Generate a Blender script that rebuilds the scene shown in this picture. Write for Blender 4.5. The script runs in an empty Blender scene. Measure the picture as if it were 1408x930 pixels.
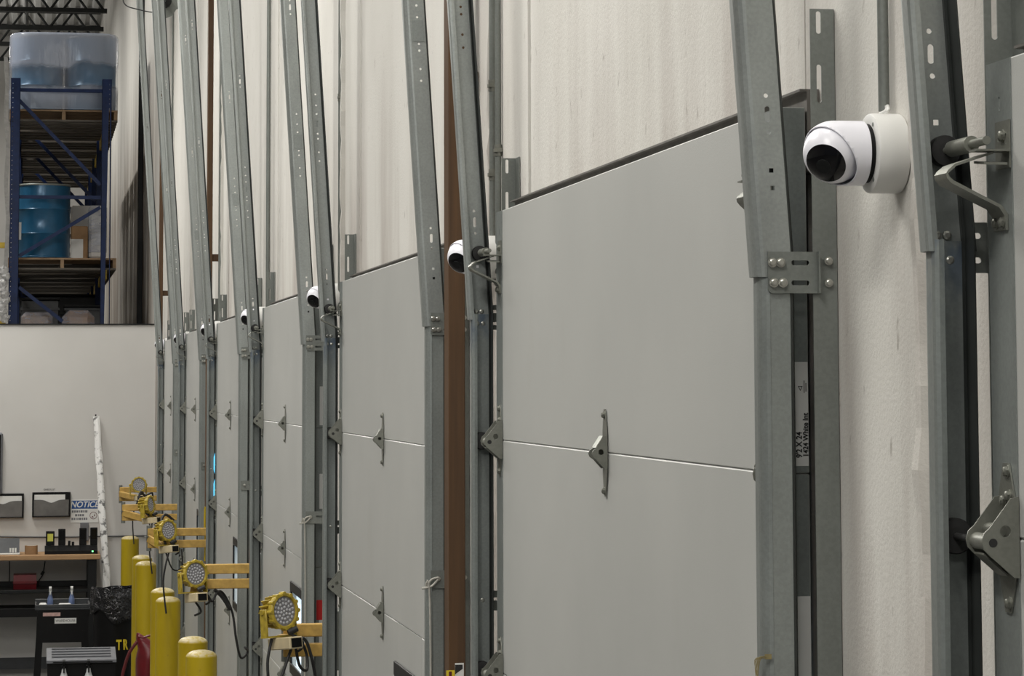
import bpy, bmesh, math, random
from mathutils import Vector, Matrix
from mathutils.geometry import tessellate_polygon
random.seed(7)
C = bpy.context.scene.collection
PI = math.pi

# ------------------------------------------------------------------ camera
CAM = Vector((-1.262, 0.0, 2.746))
FPX = 3757.0                                    # focal length in pixels of a 1408 px wide frame
YAW, PITCH, ROLL = math.radians(9.87), math.radians(4.79), 0.003
SHIFT_Y = -0.1797
F0 = Vector((math.sin(YAW)*math.cos(PITCH), math.cos(YAW)*math.cos(PITCH), math.sin(PITCH)))
R0 = Vector((math.cos(YAW), -math.sin(YAW), 0))
U0 = R0.cross(F0)
R1 = R0*math.cos(ROLL) - U0*math.sin(ROLL)
U1 = U0*math.cos(ROLL) + R0*math.sin(ROLL)
H = CAM.z

def ray(px, py):
    u = (px-704)/FPX
    v = -(py-(465+SHIFT_Y*1408))/FPX
    return F0 + R1*u + U1*v
def aty(px, py, y):                              # pixel of the survey photograph -> point on the plane at distance y along the wall
    d = ray(px, py); return CAM + d*((y-CAM.y)/d.y)
def atd(px, py, dist):                           # ... -> point on the plane dist metres off the dock wall
    d = ray(px, py); return CAM + d*((-dist-CAM.x)/d.x)

cd = bpy.data.cameras.new('camera'); cam = bpy.data.objects.new('camera', cd); C.objects.link(cam)
m = Matrix((R1, U1, -F0)).transposed().to_4x4(); m.translation = CAM
cam.matrix_world = m
cd.sensor_width = 36.0; cd.lens = FPX*36.0/1408; cd.shift_y = SHIFT_Y
cd.clip_start = 0.05; cd.clip_end = 300
bpy.context.scene.camera = cam

# ------------------------------------------------------------------ materials
MATS = {}
def new_mat(name):
    m = bpy.data.materials.new(name); m.use_nodes = True
    nt = m.node_tree; b = nt.nodes['Principled BSDF']
    return m, nt, b
def L(nt, a, ao, b, bi): nt.links.new(a.outputs[ao], b.inputs[bi])
def noise(nt, scale, detail=4, rough=.55, stretch=None):
    tc = nt.nodes.new('ShaderNodeTexCoord'); mp = nt.nodes.new('ShaderNodeMapping')
    g = nt.nodes.new('ShaderNodeNewGeometry')
    L(nt, g, 'Position', mp, 'Vector')
    if stretch: mp.inputs['Scale'].default_value = stretch
    n = nt.nodes.new('ShaderNodeTexNoise'); n.inputs['Scale'].default_value = scale
    n.inputs['Detail'].default_value = detail; n.inputs['Roughness'].default_value = rough
    L(nt, mp, 'Vector', n, 'Vector'); nt.nodes.remove(tc)
    return n
def ramp(nt, src, out, stops):
    r = nt.nodes.new('ShaderNodeValToRGB'); e = r.color_ramp.elements
    while len(e) < len(stops): e.new(.5)
    for el, (p, c) in zip(e, stops):
        el.position = p; el.color = (c[0], c[1], c[2], 1) if isinstance(c, tuple) else (c, c, c, 1)
    L(nt, src, out, r, 'Fac'); return r
def mixc(nt, fac, a, b):
    mx = nt.nodes.new('ShaderNodeMix'); mx.data_type = 'RGBA'
    for i, s in ((0, fac), (6, a), (7, b)):
        if isinstance(s, tuple) and len(s) == 2 and not isinstance(s[0], (int, float)): nt.links.new(s[0].outputs[s[1]], mx.inputs[i])
        elif isinstance(s, (int, float)): mx.inputs[i].default_value = s
        else: mx.inputs[i].default_value = (s[0], s[1], s[2], 1)
    return mx
def bump(nt, b, src, strength, dist=.002):
    bp = nt.nodes.new('ShaderNodeBump'); bp.inputs['Strength'].default_value = strength; bp.inputs['Distance'].default_value = dist
    L(nt, src, 'Fac', bp, 'Height'); L(nt, bp, 'Normal', b, 'Normal')
def plain(name, col, rough=.5, metal=0.0, var=.12, scale=30, bumpy=0.0, emit=None, spec=.5):
    if name in MATS: return MATS[name]
    m, nt, b = new_mat(name)
    b.inputs['Roughness'].default_value = rough; b.inputs['Metallic'].default_value = metal
    n = noise(nt, scale, 5)
    lo = tuple(c*(1-var) for c in col); hi = tuple(min(1, c*(1+var)) for c in col)
    r = ramp(nt, n, 'Fac', [(.3, lo), (.7, hi)]); L(nt, r, 'Color', b, 'Base Color')
    if bumpy: bump(nt, b, n, bumpy)
    b.inputs['Specular IOR Level'].default_value = spec
    if emit: b.inputs['Emission Color'].default_value = (*emit[0], 1); b.inputs['Emission Strength'].default_value = emit[1]
    MATS[name] = m; return m

def galv(name, col, rough=.42, metal=.55, blue=False):
    m, nt, b = new_mat(name)
    n1 = noise(nt, 14, 6, .6, (1, 1, .35)); n2 = noise(nt, 160, 2)
    r1 = ramp(nt, n1, 'Fac', [(.3, tuple(c*.9 for c in col)), (.7, tuple(c*1.08 for c in col))])
    r2 = ramp(nt, n2, 'Fac', [(.35, .93), (.65, 1.04)])
    mx = nt.nodes.new('ShaderNodeMix'); mx.data_type = 'RGBA'; mx.blend_type = 'MULTIPLY'; mx.inputs[0].default_value = 1
    L(nt, r1, 'Color', mx, 6); L(nt, r2, 'Color', mx, 7)
    last = (mx, 2)
    if blue:                                       # layout-marker stain just under the joint of the rails
        g = nt.nodes.new('ShaderNodeNewGeometry'); sx = nt.nodes.new('ShaderNodeSeparateXYZ'); L(nt, g, 'Position', sx, 'Vector')
        n3 = noise(nt, 30, 3, .5, (1, 1, .4))
        rz = nt.nodes.new('ShaderNodeMapRange'); rz.inputs[1].default_value = H+.05; rz.inputs[2].default_value = H+.165
        L(nt, sx, 'Z', rz, 0)
        rn = ramp(nt, n3, 'Fac', [(.42, 0.0), (.6, 1.0)])
        mu = nt.nodes.new('ShaderNodeMath'); mu.operation = 'MULTIPLY'; L(nt, rz, 0, mu, 0); L(nt, rn, 'Color', mu, 1)
        sc = nt.nodes.new('ShaderNodeMath'); sc.operation = 'MULTIPLY'; sc.inputs[1].default_value = .6; L(nt, mu, 0, sc, 0)
        mx2 = mixc(nt, (sc, 0), (mx, 2), (.03, .075, .16)); last = (mx2, 2)
    nt.links.new(last[0].outputs[last[1]], b.inputs['Base Color'])
    b.inputs['Metallic'].default_value = metal; b.inputs['Roughness'].default_value = rough
    rr = ramp(nt, n1, 'Fac', [(.3, rough-.03), (.7, rough+.05)]); L(nt, rr, 'Color', b, 'Roughness')
    MATS[name] = m; return m
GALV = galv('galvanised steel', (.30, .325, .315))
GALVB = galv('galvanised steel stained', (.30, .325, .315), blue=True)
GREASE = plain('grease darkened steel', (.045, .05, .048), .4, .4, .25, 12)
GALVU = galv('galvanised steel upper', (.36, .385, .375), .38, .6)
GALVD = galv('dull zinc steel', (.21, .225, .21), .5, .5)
ZINC = galv('zinc plated hardware', (.24, .245, .215), .42, .6)
BOLT = galv('bright bolt', (.5, .5, .46), .3, .8)

def door_mat():
    m, nt, b = new_mat('embossed white steel')
    n = noise(nt, 420, 3, .6); n2 = noise(nt, 1.6, 3)
    r = ramp(nt, n2, 'Fac', [(.3, (.445, .452, .435)), (.7, (.49, .495, .475))])
    n3 = noise(nt, 2.2, 5, .6, (1, 1, .5)); r3 = ramp(nt, n3, 'Fac', [(.62, 0.0), (.80, .35)])
    mx = mixc(nt, (r3, 'Color'), (r, 'Color'), (.37, .365, .33))
    L(nt, mx, 2, b, 'Base Color'); b.inputs['Roughness'].default_value = .42
    bump(nt, b, n, .35, .0008); return m
DOOR = door_mat()

def wall_mat():
    m, nt, b = new_mat('painted rough concrete')
    g = nt.nodes.new('ShaderNodeNewGeometry'); sx = nt.nodes.new('ShaderNodeSeparateXYZ'); L(nt, g, 'Position', sx, 'Vector')
    n1 = noise(nt, 1.5, 4); base = ramp(nt, n1, 'Fac', [(.3, (.66, .645, .60)), (.7, (.73, .715, .675))])
    # vertical grime streaks in the metre above the doors
    n2 = noise(nt, 2.6, 6, .6, (1, 1, .16)); st = ramp(nt, n2, 'Fac', [(.42, 0.0), (.68, 1.0)])
    mr = nt.nodes.new('ShaderNodeMapRange'); mr.inputs[1].default_value = 4.1; mr.inputs[2].default_value = 3.15; L(nt, sx, 'Z', mr, 0)
    mu = nt.nodes.new('ShaderNodeMath'); mu.operation = 'MULTIPLY'; L(nt, mr, 0, mu, 0); L(nt, st, 'Color', mu, 1)
    s1 = nt.nodes.new('ShaderNodeMath'); s1.operation = 'MULTIPLY'; s1.inputs[1].default_value = .75; L(nt, mu, 0, s1, 0)
    c1 = mixc(nt, (s1, 0), (base, 'Color'), (.36, .31, .28))
    # water stains at the far end behind the partition
    n4 = noise(nt, 1.2, 5, .6, (1, 2.0, .09)); st2 = ramp(nt, n4, 'Fac', [(.36, 0.0), (.52, 1.0)])
    my = nt.nodes.new('ShaderNodeMapRange'); my.inputs[1].default_value = 28.0; my.inputs[2].default_value = 32.0; L(nt, sx, 'Y', my, 0)
    mz = nt.nodes.new('ShaderNodeMapRange'); mz.inputs[1].default_value = 6.9; mz.inputs[2].default_value = 5.4; L(nt, sx, 'Z', mz, 0)
    m2 = nt.nodes.new('ShaderNodeMath'); m2.operation = 'MULTIPLY'; L(nt, my, 0, m2, 0); L(nt, mz, 0, m2, 1)
    m3 = nt.nodes.new('ShaderNodeMath'); m3.operation = 'MULTIPLY'; L(nt, m2, 0, m3, 0); L(nt, st2, 'Color', m3, 1)
    s2 = nt.nodes.new('ShaderNodeMath'); s2.operation = 'MULTIPLY'; s2.inputs[1].default_value = .85; L(nt, m3, 0, s2, 0)
    c2 = mixc(nt, (s2, 0), (c1, 2), (.17, .13, .10))
    # scattered dark scuffs
    n5 = noise(nt, 26, 4, .6, (1, 1, .5)); sp = ramp(nt, n5, 'Fac', [(.65, 0.0), (.72, .6)])
    c3 = mixc(nt, (sp, 'Color'), (c2, 2), (.30, .27, .24))
    L(nt, c3, 2, b, 'Base Color'); b.inputs['Roughness'].default_value = .75
    nb = noise(nt, 120, 4, .6); bump(nt, b, nb, .4, .003)
    return m
WALL = wall_mat()
def partition_mat():
    m, nt, b = new_mat('painted drywall')
    n1 = noise(nt, 1.2, 3); r = ramp(nt, n1, 'Fac', [(.3, (.56, .55, .53)), (.7, (.62, .61, .59))])
    L(nt, r, 'Color', b, 'Base Color'); b.inputs['Roughness'].default_value = .7; return m
PART = partition_mat()
BROWN = None
def brown_mat():
    m, nt, b = new_mat('rust brown timber')
    n = noise(nt, 40, 6, .6, (1, 1, .04)); r = ramp(nt, n, 'Fac', [(.3, (.058, .027, .009)), (.7, (.105, .052, .018))])
    L(nt, r, 'Color', b, 'Base Color'); b.inputs['Roughness'].default_value = .6; return m
BROWN = brown_mat()
def wood_mat(name, a, c, sx=(1, 1, 1), scale=20):
    m, nt, b = new_mat(name); n = noise(nt, scale, 6, .6, sx)
    r = ramp(nt, n, 'Fac', [(.3, a), (.7, c)]); L(nt, r, 'Color', b, 'Base Color'); b.inputs['Roughness'].default_value = .65; return m
PALLET = wood_mat('weathered pallet wood', (.22, .14, .08), (.40, .27, .16), (.3, 1, 1))
PALLETG = wood_mat('shaded grey weathered wood', (.075, .065, .055), (.14, .125, .105), (.3, 1, 1))  # rear pallets and undersides: greyer wood with their shade darkened into the colour
BENCH = wood_mat('butcher block', (.33, .19, .09), (.46, .28, .14), (.2, 3, 3))
def yellow_mat():
    m, nt, b = new_mat('scuffed yellow plastic'); n = noise(nt, 6, 5, .6, (1, 1, .3))
    r = ramp(nt, n, 'Fac', [(.3, (.40, .285, .003)), (.7, (.49, .36, .006))])
    n2 = noise(nt, 30, 4, .6, (1, 1, .7)); sp = ramp(nt, n2, 'Fac', [(.68, 0.0), (.74, .5)])
    g = nt.nodes.new('ShaderNodeNewGeometry'); sx = nt.nodes.new('ShaderNodeSeparateXYZ'); L(nt, g, 'Normal', sx, 'Vector')
    n3 = noise(nt, 45, 4); d3 = ramp(nt, n3, 'Fac', [(.36, .15), (.52, .8)])        # dust lying on the domed tops
    up = nt.nodes.new('ShaderNodeMapRange'); up.inputs[1].default_value = .22; up.inputs[2].default_value = .55; L(nt, sx, 'Z', up, 0)
    mu = nt.nodes.new('ShaderNodeMath'); mu.operation = 'MULTIPLY'; L(nt, up, 0, mu, 0); L(nt, d3, 'Color', mu, 1)
    a = mixc(nt, (sp, 'Color'), (r, 'Color'), (.30, .20, .02)); c = mixc(nt, (mu, 0), (a, 2), (.6, .52, .33))
    L(nt, c, 2, b, 'Base Color'); b.inputs['Roughness'].default_value = .45; return m
YEL = yellow_mat()
YARM = plain('faded yellow paint', (.52, .33, .085), .5, 0, .2, 25)
YHEAD = plain('yellow lamp casting', (.42, .31, .035), .45, 0, .25, 40)
CREAM = plain('cream paint', (.62, .52, .33), .5, 0, .1, 20)
BLACK = plain('black plastic', (.005, .005, .0055), .45, 0, .2, 20, spec=.22)
BLACKM = plain('black metal', (.009, .010, .0105), .45, .1, .2, 20, spec=.3)
RUBBER = plain('black rubber', (.015, .015, .015), .6, 0, .2, 20)
CAMW = plain('white camera plastic', (.80, .80, .86), .3, 0, .02, 4)
CAMB = plain('white painted box', (.72, .72, .70), .35, 0, .03, 4)
LENS = plain('black lens acrylic', (.003, .003, .004), .08, 0, .1, 5, spec=.35)
BLUE = plain('blue rack paint', (.005, .018, .075), .5, 0, .25, 12, spec=.3)
RYEL = plain('yellow beam paint', (.55, .38, .02), .45, 0, .25, 12)
DRUM = plain('blue drum enamel', (.018, .10, .20), .28, .15, .15, 6)
CARD = plain('cardboard', (.30, .18, .09), .8, 0, .15, 12)
PAPER = plain('white paper', (.72, .72, .70), .7, 0, .03, 9)
GREYP = plain('grey plastic', (.15, .155, .17), .45, 0, .15, 15)
DGREY = plain('dark grey plastic', (.040, .043, .047), .4, 0, .15, 15)
RED = plain('red plastic', (.12, .004, .008), .4, 0, .2, 10)
DRED = plain('dark red cord', (.10, .01, .012), .5, 0, .2, 10)
REDT = plain('red tag', (.65, .02, .02), .5, 0, .1, 10)
WHITEP = plain('white plastic', (.70, .70, .68), .4, 0, .05, 10)
SIGNBLUE = plain('sign blue', (.02, .08, .26), .4, 0, .05, 10)
INK = plain('black ink', (.015, .015, .015), .6, 0, .05, 10)
SIGNYEL = plain('sign yellow', (.72, .55, .03), .4, 0, .05, 10)
SMOKEP = plain('smoke grey acrylic', (.14, .135, .13), .25, 0, .15, 10)
CONC = plain('concrete floor', (.13, .127, .12), .45, 0, .25, 3)
DECK = plain('ceiling deck paint', (.50, .50, .49), .7, 0, .1, 2)
JOIST = plain('dark joist steel', (.012, .014, .014), .6, 0, .2, 5)
SHADEG = plain('header seal', (.13, .122, .11), .6, .1, .3, 14)
BLUEW = plain('pale blue liquid bottle', (.13, .18, .34), .3, 0, .2, 10)
BOTW = plain('clear white bottle', (.62, .63, .64), .3, 0, .1, 10)
GREENLED = plain('green LED', (.1, .9, .2), .3, 0, .01, 1, emit=((.2, 1, .3), 3.0))
DAY = plain('daylight pane', (.7, .85, 1), .3, 0, .01, 1, emit=((.72, .88, 1), 1.0))
SKYSTRIP = plain('glowing daylight strip', (.2, .6, 1), .3, 0, .01, 1, emit=((.10, .62, .95), 1.1))
ROPE = plain('pale rope', (.42, .41, .37), .8, 0, .1, 60)
STRAW = plain('frayed tape', (.22, .18, .08), .8, 0, .2, 60)
LENSG = plain('led face', (.30, .295, .31), .25, .3, .1, 50)
LENSW = plain('led bead', (.55, .55, .58), .12, .2, .05, 50)
YLABEL = plain('yellow screen', (.60, .60, .10), .4, 0, .1, 20)
def film_mat(name, alpha, col):
    m, nt, b = new_mat(name); b.inputs['Base Color'].default_value = (*col, 1); b.inputs['Roughness'].default_value = .22
    n = noise(nt, 4, 6, .65, (1, 1, 2.2)); r = ramp(nt, n, 'Fac', [(.35, max(0, alpha-.2)), (.65, min(1, alpha+.18))]); L(nt, r, 'Color', b, 'Alpha')
    bump(nt, b, n, .6, .03); MATS[name] = m; return m
def wrap_film():
    m, nt, b = new_mat('stretch film'); b.inputs['Base Color'].default_value = (.42, .46, .56, 1); b.inputs['Roughness'].default_value = .2
    g = nt.nodes.new('ShaderNodeTexCoord'); sx = nt.nodes.new('ShaderNodeSeparateXYZ'); L(nt, g, 'Object', sx, 'Vector')
    n = noise(nt, 3.0, 3, .5, (1, 1, .4)); ad = nt.nodes.new('ShaderNodeMath'); ad.operation = 'MULTIPLY_ADD'; ad.inputs[1].default_value = .22; L(nt, n, 'Fac', ad, 0); L(nt, sx, 'Z', ad, 2)
    r = ramp(nt, ad, 0, [(.10, .45), (.34, .62), (.40, .20), (.60, .22), (.66, .60), (.98, .58)])       # overlapping turns of the film
    L(nt, r, 'Color', b, 'Alpha'); n2 = noise(nt, 9, 4, .6, (1, 1, .15)); bump(nt, b, n2, .35, .02); return m
FILM_WRAP = wrap_film()
FILM = film_mat('stretch film loose', .42, (.46, .49, .58))
FILM2 = film_mat('stretch film thick', .75, (.6, .6, .6))
def bag_mat():
    m, nt, b = new_mat('glossy black bag'); b.inputs['Base Color'].default_value = (.012, .012, .014, 1); b.inputs['Roughness'].default_value = .13
    n = noise(nt, 9, 4, .6); bump(nt, b, n, 1.0, .09); return m
BAG = bag_mat()

# ------------------------------------------------------------------ mesh helper
class MB:
    def __init__(s, fmap=None): s.v = []; s.f = []; s.fmap = fmap; s.sm = []
    def add(s, vs, fs, smooth=False):
        o = len(s.v); s.v += [Vector(s.fmap(*p)) if s.fmap else Vector(p) for p in vs]
        s.f += [tuple(i+o for i in f) for f in fs]; s.sm += [smooth]*len(fs); return s
    def box(s, x0, x1, y0, y1, z0, z1, ch=0):
        if ch <= 0:
            vs = [(x, y, z) for x in (x0, x1) for y in (y0, y1) for z in (z0, z1)]
            return s.add(vs, [(0, 1, 3, 2), (4, 6, 7, 5), (0, 4, 5, 1), (2, 3, 7, 6), (0, 2, 6, 4), (1, 5, 7, 3)])
        bm = bmesh.new(); bmesh.ops.create_cube(bm, size=1)
        for v in bm.verts: v.co = Vector(((x0+x1)/2+v.co.x*(x1-x0), (y0+y1)/2+v.co.y*(y1-y0), (z0+z1)/2+v.co.z*(z1-z0)))
        bmesh.ops.bevel(bm, geom=bm.edges[:], offset=ch, segments=1, affect='EDGES', profile=.5)
        return s.frombm(bm)
    def frombm(s, bm, mat=None, smooth=False):
        bm.verts.index_update()
        s.add([tuple(mat @ v.co) if mat else tuple(v.co) for v in bm.verts], [tuple(v.index for v in f.verts) for f in bm.faces], smooth); bm.free(); return s
    def prism(s, pts, axis, a0, a1):             # polygon extruded along an axis: 'x' pts=(y,z), 'y' pts=(x,z), 'z' pts=(x,y)
        n = len(pts)
        def P(p, a): return {'x': (a, p[0], p[1]), 'y': (p[0], a, p[1]), 'z': (p[0], p[1], a)}[axis]
        vs = [P(p, a0) for p in pts]+[P(p, a1) for p in pts]
        tri = tessellate_polygon([[Vector((p[0], p[1], 0)) for p in pts]])
        return s.add(vs, [tuple(t) for t in tri]+[tuple(i+n for i in t) for t in tri]+[(i, (i+1) % n, n+(i+1) % n, n+i) for i in range(n)])
    def plate(s, O, Ua, Va, t, outer, holes=()):  # flat plate with holes; thickness t along Ua x Va
        O, Ua, Va = Vector(O), Vector(Ua), Vector(Va); N = Ua.cross(Va).normalized()*t
        loops = [outer]+list(holes); flat = [p for l in loops for p in l]; n = len(flat)
        tri = tessellate_polygon([[Vector((p[0], p[1], 0)) for p in l] for l in loops])
        vs = [tuple(O+Ua*p[0]+Va*p[1]) for p in flat]+[tuple(O+Ua*p[0]+Va*p[1]+N) for p in flat]
        fs = [tuple(x) for x in tri]+[tuple(i+n for i in x) for x in tri]
        o = 0
        for l in loops:
            k = len(l); fs += [(o+i, o+(i+1) % k, n+o+(i+1) % k, n+o+i) for i in range(k)]; o += k
        return s.add(vs, fs)
    def cyl(s, p0, p1, r0, r1=None, n=16, cap=True, smooth=True):
        r1 = r0 if r1 is None else r1; p0, p1 = Vector(p0), Vector(p1); ax = (p1-p0).normalized()
        a = ax.orthogonal().normalized(); b = ax.cross(a)
        vs = [tuple(p+(a*math.cos(2*PI*i/n)+b*math.sin(2*PI*i/n))*r) for p, r in ((p0, r0), (p1, r1)) for i in range(n)]
        s.add(vs, [(i, (i+1) % n, n+(i+1) % n, n+i) for i in range(n)], smooth)
        if cap: s.add(vs, [tuple(range(n)), tuple(range(n, 2*n))])
        return s
    def lathe(s, O, ax, prof, n=24, smooth=True, cap=True):   # prof: (radius, height along ax)
        O, ax = Vector(O), Vector(ax).normalized(); a = ax.orthogonal().normalized(); b = ax.cross(a); k = len(prof)
        vs = [tuple(O+ax*h+(a*math.cos(2*PI*i/n)+b*math.sin(2*PI*i/n))*r) for r, h in prof for i in range(n)]
        s.add(vs, [(j*n+i, j*n+(i+1) % n, (j+1)*n+(i+1) % n, (j+1)*n+i) for j in range(k-1) for i in range(n)], smooth)
        if cap: s.add(vs, [tuple(range(n)), tuple(range((k-1)*n, k*n))])
        return s
    def tube(s, pts, r, n=8):
        pts = [Vector(p) for p in pts]
        if len(pts) > 2:                          # Catmull-Rom
            q = [pts[0]]+pts+[pts[-1]]; out = []
            for i in range(1, len(q)-2):
                for t in (0, .2, .4, .6, .8):
                    a, b, c, d = q[i-1:i+3]
                    out.append(.5*((2*b)+(c-a)*t+(2*a-5*b+4*c-d)*t*t+(3*b-a-3*c+d)*t**3))
            pts = out+[pts[-1]]
        vs = []; ref = None
        for i, p in enumerate(pts):
            tg = (pts[min(i+1, len(pts)-1)]-pts[max(i-1, 0)]).normalized()
            ref = tg.orthogonal().normalized() if ref is None else (ref-tg*ref.dot(tg)).normalized()
            b = tg.cross(ref)
            vs += [tuple(p+(ref*math.cos(2*PI*j/n)+b*math.sin(2*PI*j/n))*r) for j in range(n)]
        k = len(pts)
        s.add(vs, [(i*n+j, i*n+(j+1) % n, (i+1)*n+(j+1) % n, (i+1)*n+j) for i in range(k-1) for j in range(n)], True)
        return s.add(vs, [tuple(range(n)), tuple(range((k-1)*n, k*n))])
    def sweep(s, prof, z0, z1, lean=None):        # closed (d, e) profile run up in z, shifted by lean(z)
        lean = lean or (lambda z: 0); n = len(prof)
        vs = [(p[0]+lean(z), p[1], z) for z in (z0, z1) for p in prof]
        tri = tessellate_polygon([[Vector((p[0], p[1], 0)) for p in prof]])
        return s.add(vs, [(i, (i+1) % n, n+(i+1) % n, n+i) for i in range(n)]+[tuple(t) for t in tri]+[tuple(i+n for i in t) for t in tri])
    def build(s, name, mat, parent=None, origin=None):
        me = bpy.data.meshes.new(name); o = Vector(origin) if origin is not None else Vector((0, 0, 0))
        me.from_pydata([tuple(v-o) for v in s.v], [], s.f)
        for p, q in zip(me.polygons, s.sm): p.use_smooth = q
        bm = bmesh.new(); bm.from_mesh(me); bmesh.ops.recalc_face_normals(bm, faces=bm.faces[:]); bm.to_mesh(me); bm.free()
        if any(s.sm): me.set_sharp_from_angle(angle=math.radians(40))
        me.materials.append(mat); ob = bpy.data.objects.new(name, me); C.objects.link(ob); ob.location = o
        if parent: ob.parent = parent
        return ob
def thick(poly, t):                               # open polyline -> closed outline of thickness t (to its left)
    P = [Vector(p) for p in poly]; off = []
    for i, p in enumerate(P):
        d = (P[min(i+1, len(P)-1)]-P[max(i-1, 0)]).normalized(); off.append((p.x-d.y*t, p.y+d.x*t))
    return [tuple(p) for p in P]+off[::-1]
def circ(cx, cy, r, n=10): return [(cx+r*math.cos(2*PI*i/n), cy+r*math.sin(2*PI*i/n)) for i in range(n)]
def slot(cx, cy, w, h):                           # rounded slot, long side whichever is larger
    r = min(w, h)/2; out = []
    for k in range(12):
        a = 2*PI*(k+.5)/12; x, y = math.cos(a)*r, math.sin(a)*r
        out.append((cx+x+(math.copysign(w/2-r, x) if w > h else 0), cy+y+(math.copysign(h/2-r, y) if h > w else 0)))
    return out
def rect(x0, x1, y0, y1): return [(x0, y0), (x1, y0), (x1, y1), (x0, y1)]
def tag(o, label=None, cat=None, group=None, kind=None):
    for k, v in (('label', label), ('category', cat), ('group', group), ('kind', kind)):
        if v: o[k] = v
    return o
def thing(name, loc, label, cat, group=None, rz=0):
    o = bpy.data.objects.new(name, None); C.objects.link(o); o.location = loc; o.rotation_euler = (0, 0, rz)
    o.empty_display_size = .05; return tag(o, label, cat, group)
def kids(o): return [c for c in bpy.data.objects if c.parent == o]
def dup(o, loc, label=None, group=None, parent=None):
    c = o.copy(); C.objects.link(c)
    if parent: c.parent = parent
    else: c.location = loc
    if label: c['label'] = label
    if group: c['group'] = group
    for ch in kids(o): dup(ch, None, parent=c)
    return c
def text(name, s, mat, size, loc, rot, parent=None, ext=.0006, align='CENTER', sx=1.0, shear=0, bold=0):
    cu = bpy.data.curves.new(name, 'FONT'); cu.body = s; cu.size = size; cu.extrude = ext; cu.align_x = align; cu.align_y = 'CENTER'
    cu.shear = shear; cu.offset = bold
    cu.materials.append(mat); o = bpy.data.objects.new(name, cu); C.objects.link(o)
    o.location = loc; o.rotation_euler = rot; o.scale = (sx, 1, 1)
    dg = bpy.context.evaluated_depsgraph_get(); me = bpy.data.meshes.new_from_object(o.evaluated_get(dg)); me.name = name
    bpy.data.objects.remove(o); o = bpy.data.objects.new(name, me); C.objects.link(o)
    if not me.materials: me.materials.append(mat)
    o.location = loc; o.rotation_euler = rot; o.scale = (sx, 1, 1)
    if parent: o.parent = parent
    return o

# ------------------------------------------------------------------ layout of the dock wall
P, W, Y0 = 3.776, 2.78, 0.530          # bay pitch, door width, near edge of bay 0 (distances along the wall)
NB = 7
ynear = lambda k: Y0+P*k
LIFT = {1: .045}                        # one door stands a little higher than the rest
TOP = H+.404; SEC = .597
ORD = ['door cut off by the picture edge', 'nearest whole dock door', 'second whole dock door', 'third whole dock door',
       'fourth whole dock door', 'fifth whole dock door', 'farthest dock door']
near_f = lambda d, e, z: (-d, -e, z)
far_f = lambda d, e, z: (-d, W+e, z)

# ------------------------------------------------------------------ setting
def struct(o): o['kind'] = 'structure'; return o
struct(MB().box(-14, .0, -8, 60, -.2, 0).build('floor', CONC))
w = MB()
edges = [-8.0]
for k in range(NB):
    edges += [ynear(k)+.08, ynear(k)+W-.08]
edges.append(60.0)
for i in range(0, len(edges)-1, 2):               # piers, each of two precast panels with a chamfered joint between
    a, b = edges[i], edges[i+1]
    if b-a < 2:
        j = a+.555
        for p, q in ((a, j-.006), (j+.006, b)):
            c0 = .012 if p > a else .001; c1 = .012 if q < b else .001
            w.prism([(.3, p), (.3, q), (.012, q), (.0, q-c1), (.0, p+c0), (.012, p)], 'z', -.2, 10.6)
        w.box(.02, .29, j-.01, j+.01, -.2, 10.6)
        zz = [-.2+.06*i for i in range(181)]; vs = []                     # ragged bead of caulk in the joint
        for z in zz:
            e0, e1 = j-.026+random.uniform(-.004, .004), j+.010+random.uniform(-.003, .006); h = .017+random.uniform(-.004, .004)
            vs += [(.002, e0, z), (-h, e0+.008, z), (-h, e1-.006, z), (.002, e1, z)]
        w.add(vs, [(4*i+q, 4*i+q+1, 4*i+q+5, 4*i+q+4) for i in range(180) for q in range(3)])
    else: w.box(0, .3, a, b, -.2, 10.6)
for k in range(NB):                               # spandrels over the doors and the backing inside each opening
    w.box(.004, .29, ynear(k)+.10, ynear(k)+W-.10, TOP+.008, 10.6); w.box(.035, .29, ynear(k)+.08, ynear(k)+W-.08, TOP+.008, 10.6)
    w.box(.16, .29, ynear(k)+.08, ynear(k)+W-.08, -.2, TOP+.01)
struct(w.build('wall_right', WALL))
struct(MB().box(-14, 0, 60, 60.3, -.2, 10.6).build('wall_back', PART))
struct(MB().box(-14.2, -14, -8, 60.3, -.2, 10.6).build('wall_left', PART))
dk = MB()
fl = []
x = -14.0
while x < 0:
    fl += [(x, 10.30), (x+.10, 10.30), (x+.13, 10.34), (x+.20, 10.34)]; x += .23
fl = [(min(a, 0), b) for a, b in fl]
dk.prism(fl+[(0, 10.5), (-14, 10.5)], 'y', 30, 60)
dk.box(-14, 0, -8, 30, 10.30, 10.5)
struct(dk.build('ceiling', DECK))
for i, y in enumerate((50.2, 52.8, 55.4, 58.0)):
    j = MB(); j.box(-13.9, -.05, y-.06, y+.06, 10.20, 10.29); j.box(-13.9, -.05, y-.05, y+.05, 9.52, 9.60)
    n = 14; 
    for q in range(n):
        xa = -13.9+13.8*q/n; xb = -13.9+13.8*(q+.5)/n; xc = -13.9+13.8*(q+1)/n
        j.cyl((xa, y, 9.56), (xb, y, 10.24), .025, n=6); j.cyl((xb, y, 10.24), (xc, y, 9.56), .025, n=6)
    struct(j.build('ceiling_joist', JOIST))
j = MB(); 
for x in (-2.9, -1.5): j.cyl((x, 46, 9.72), (x, 59.9, 9.72), .03, n=8)
struct(j.build('ceiling_bracing', JOIST))

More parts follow.
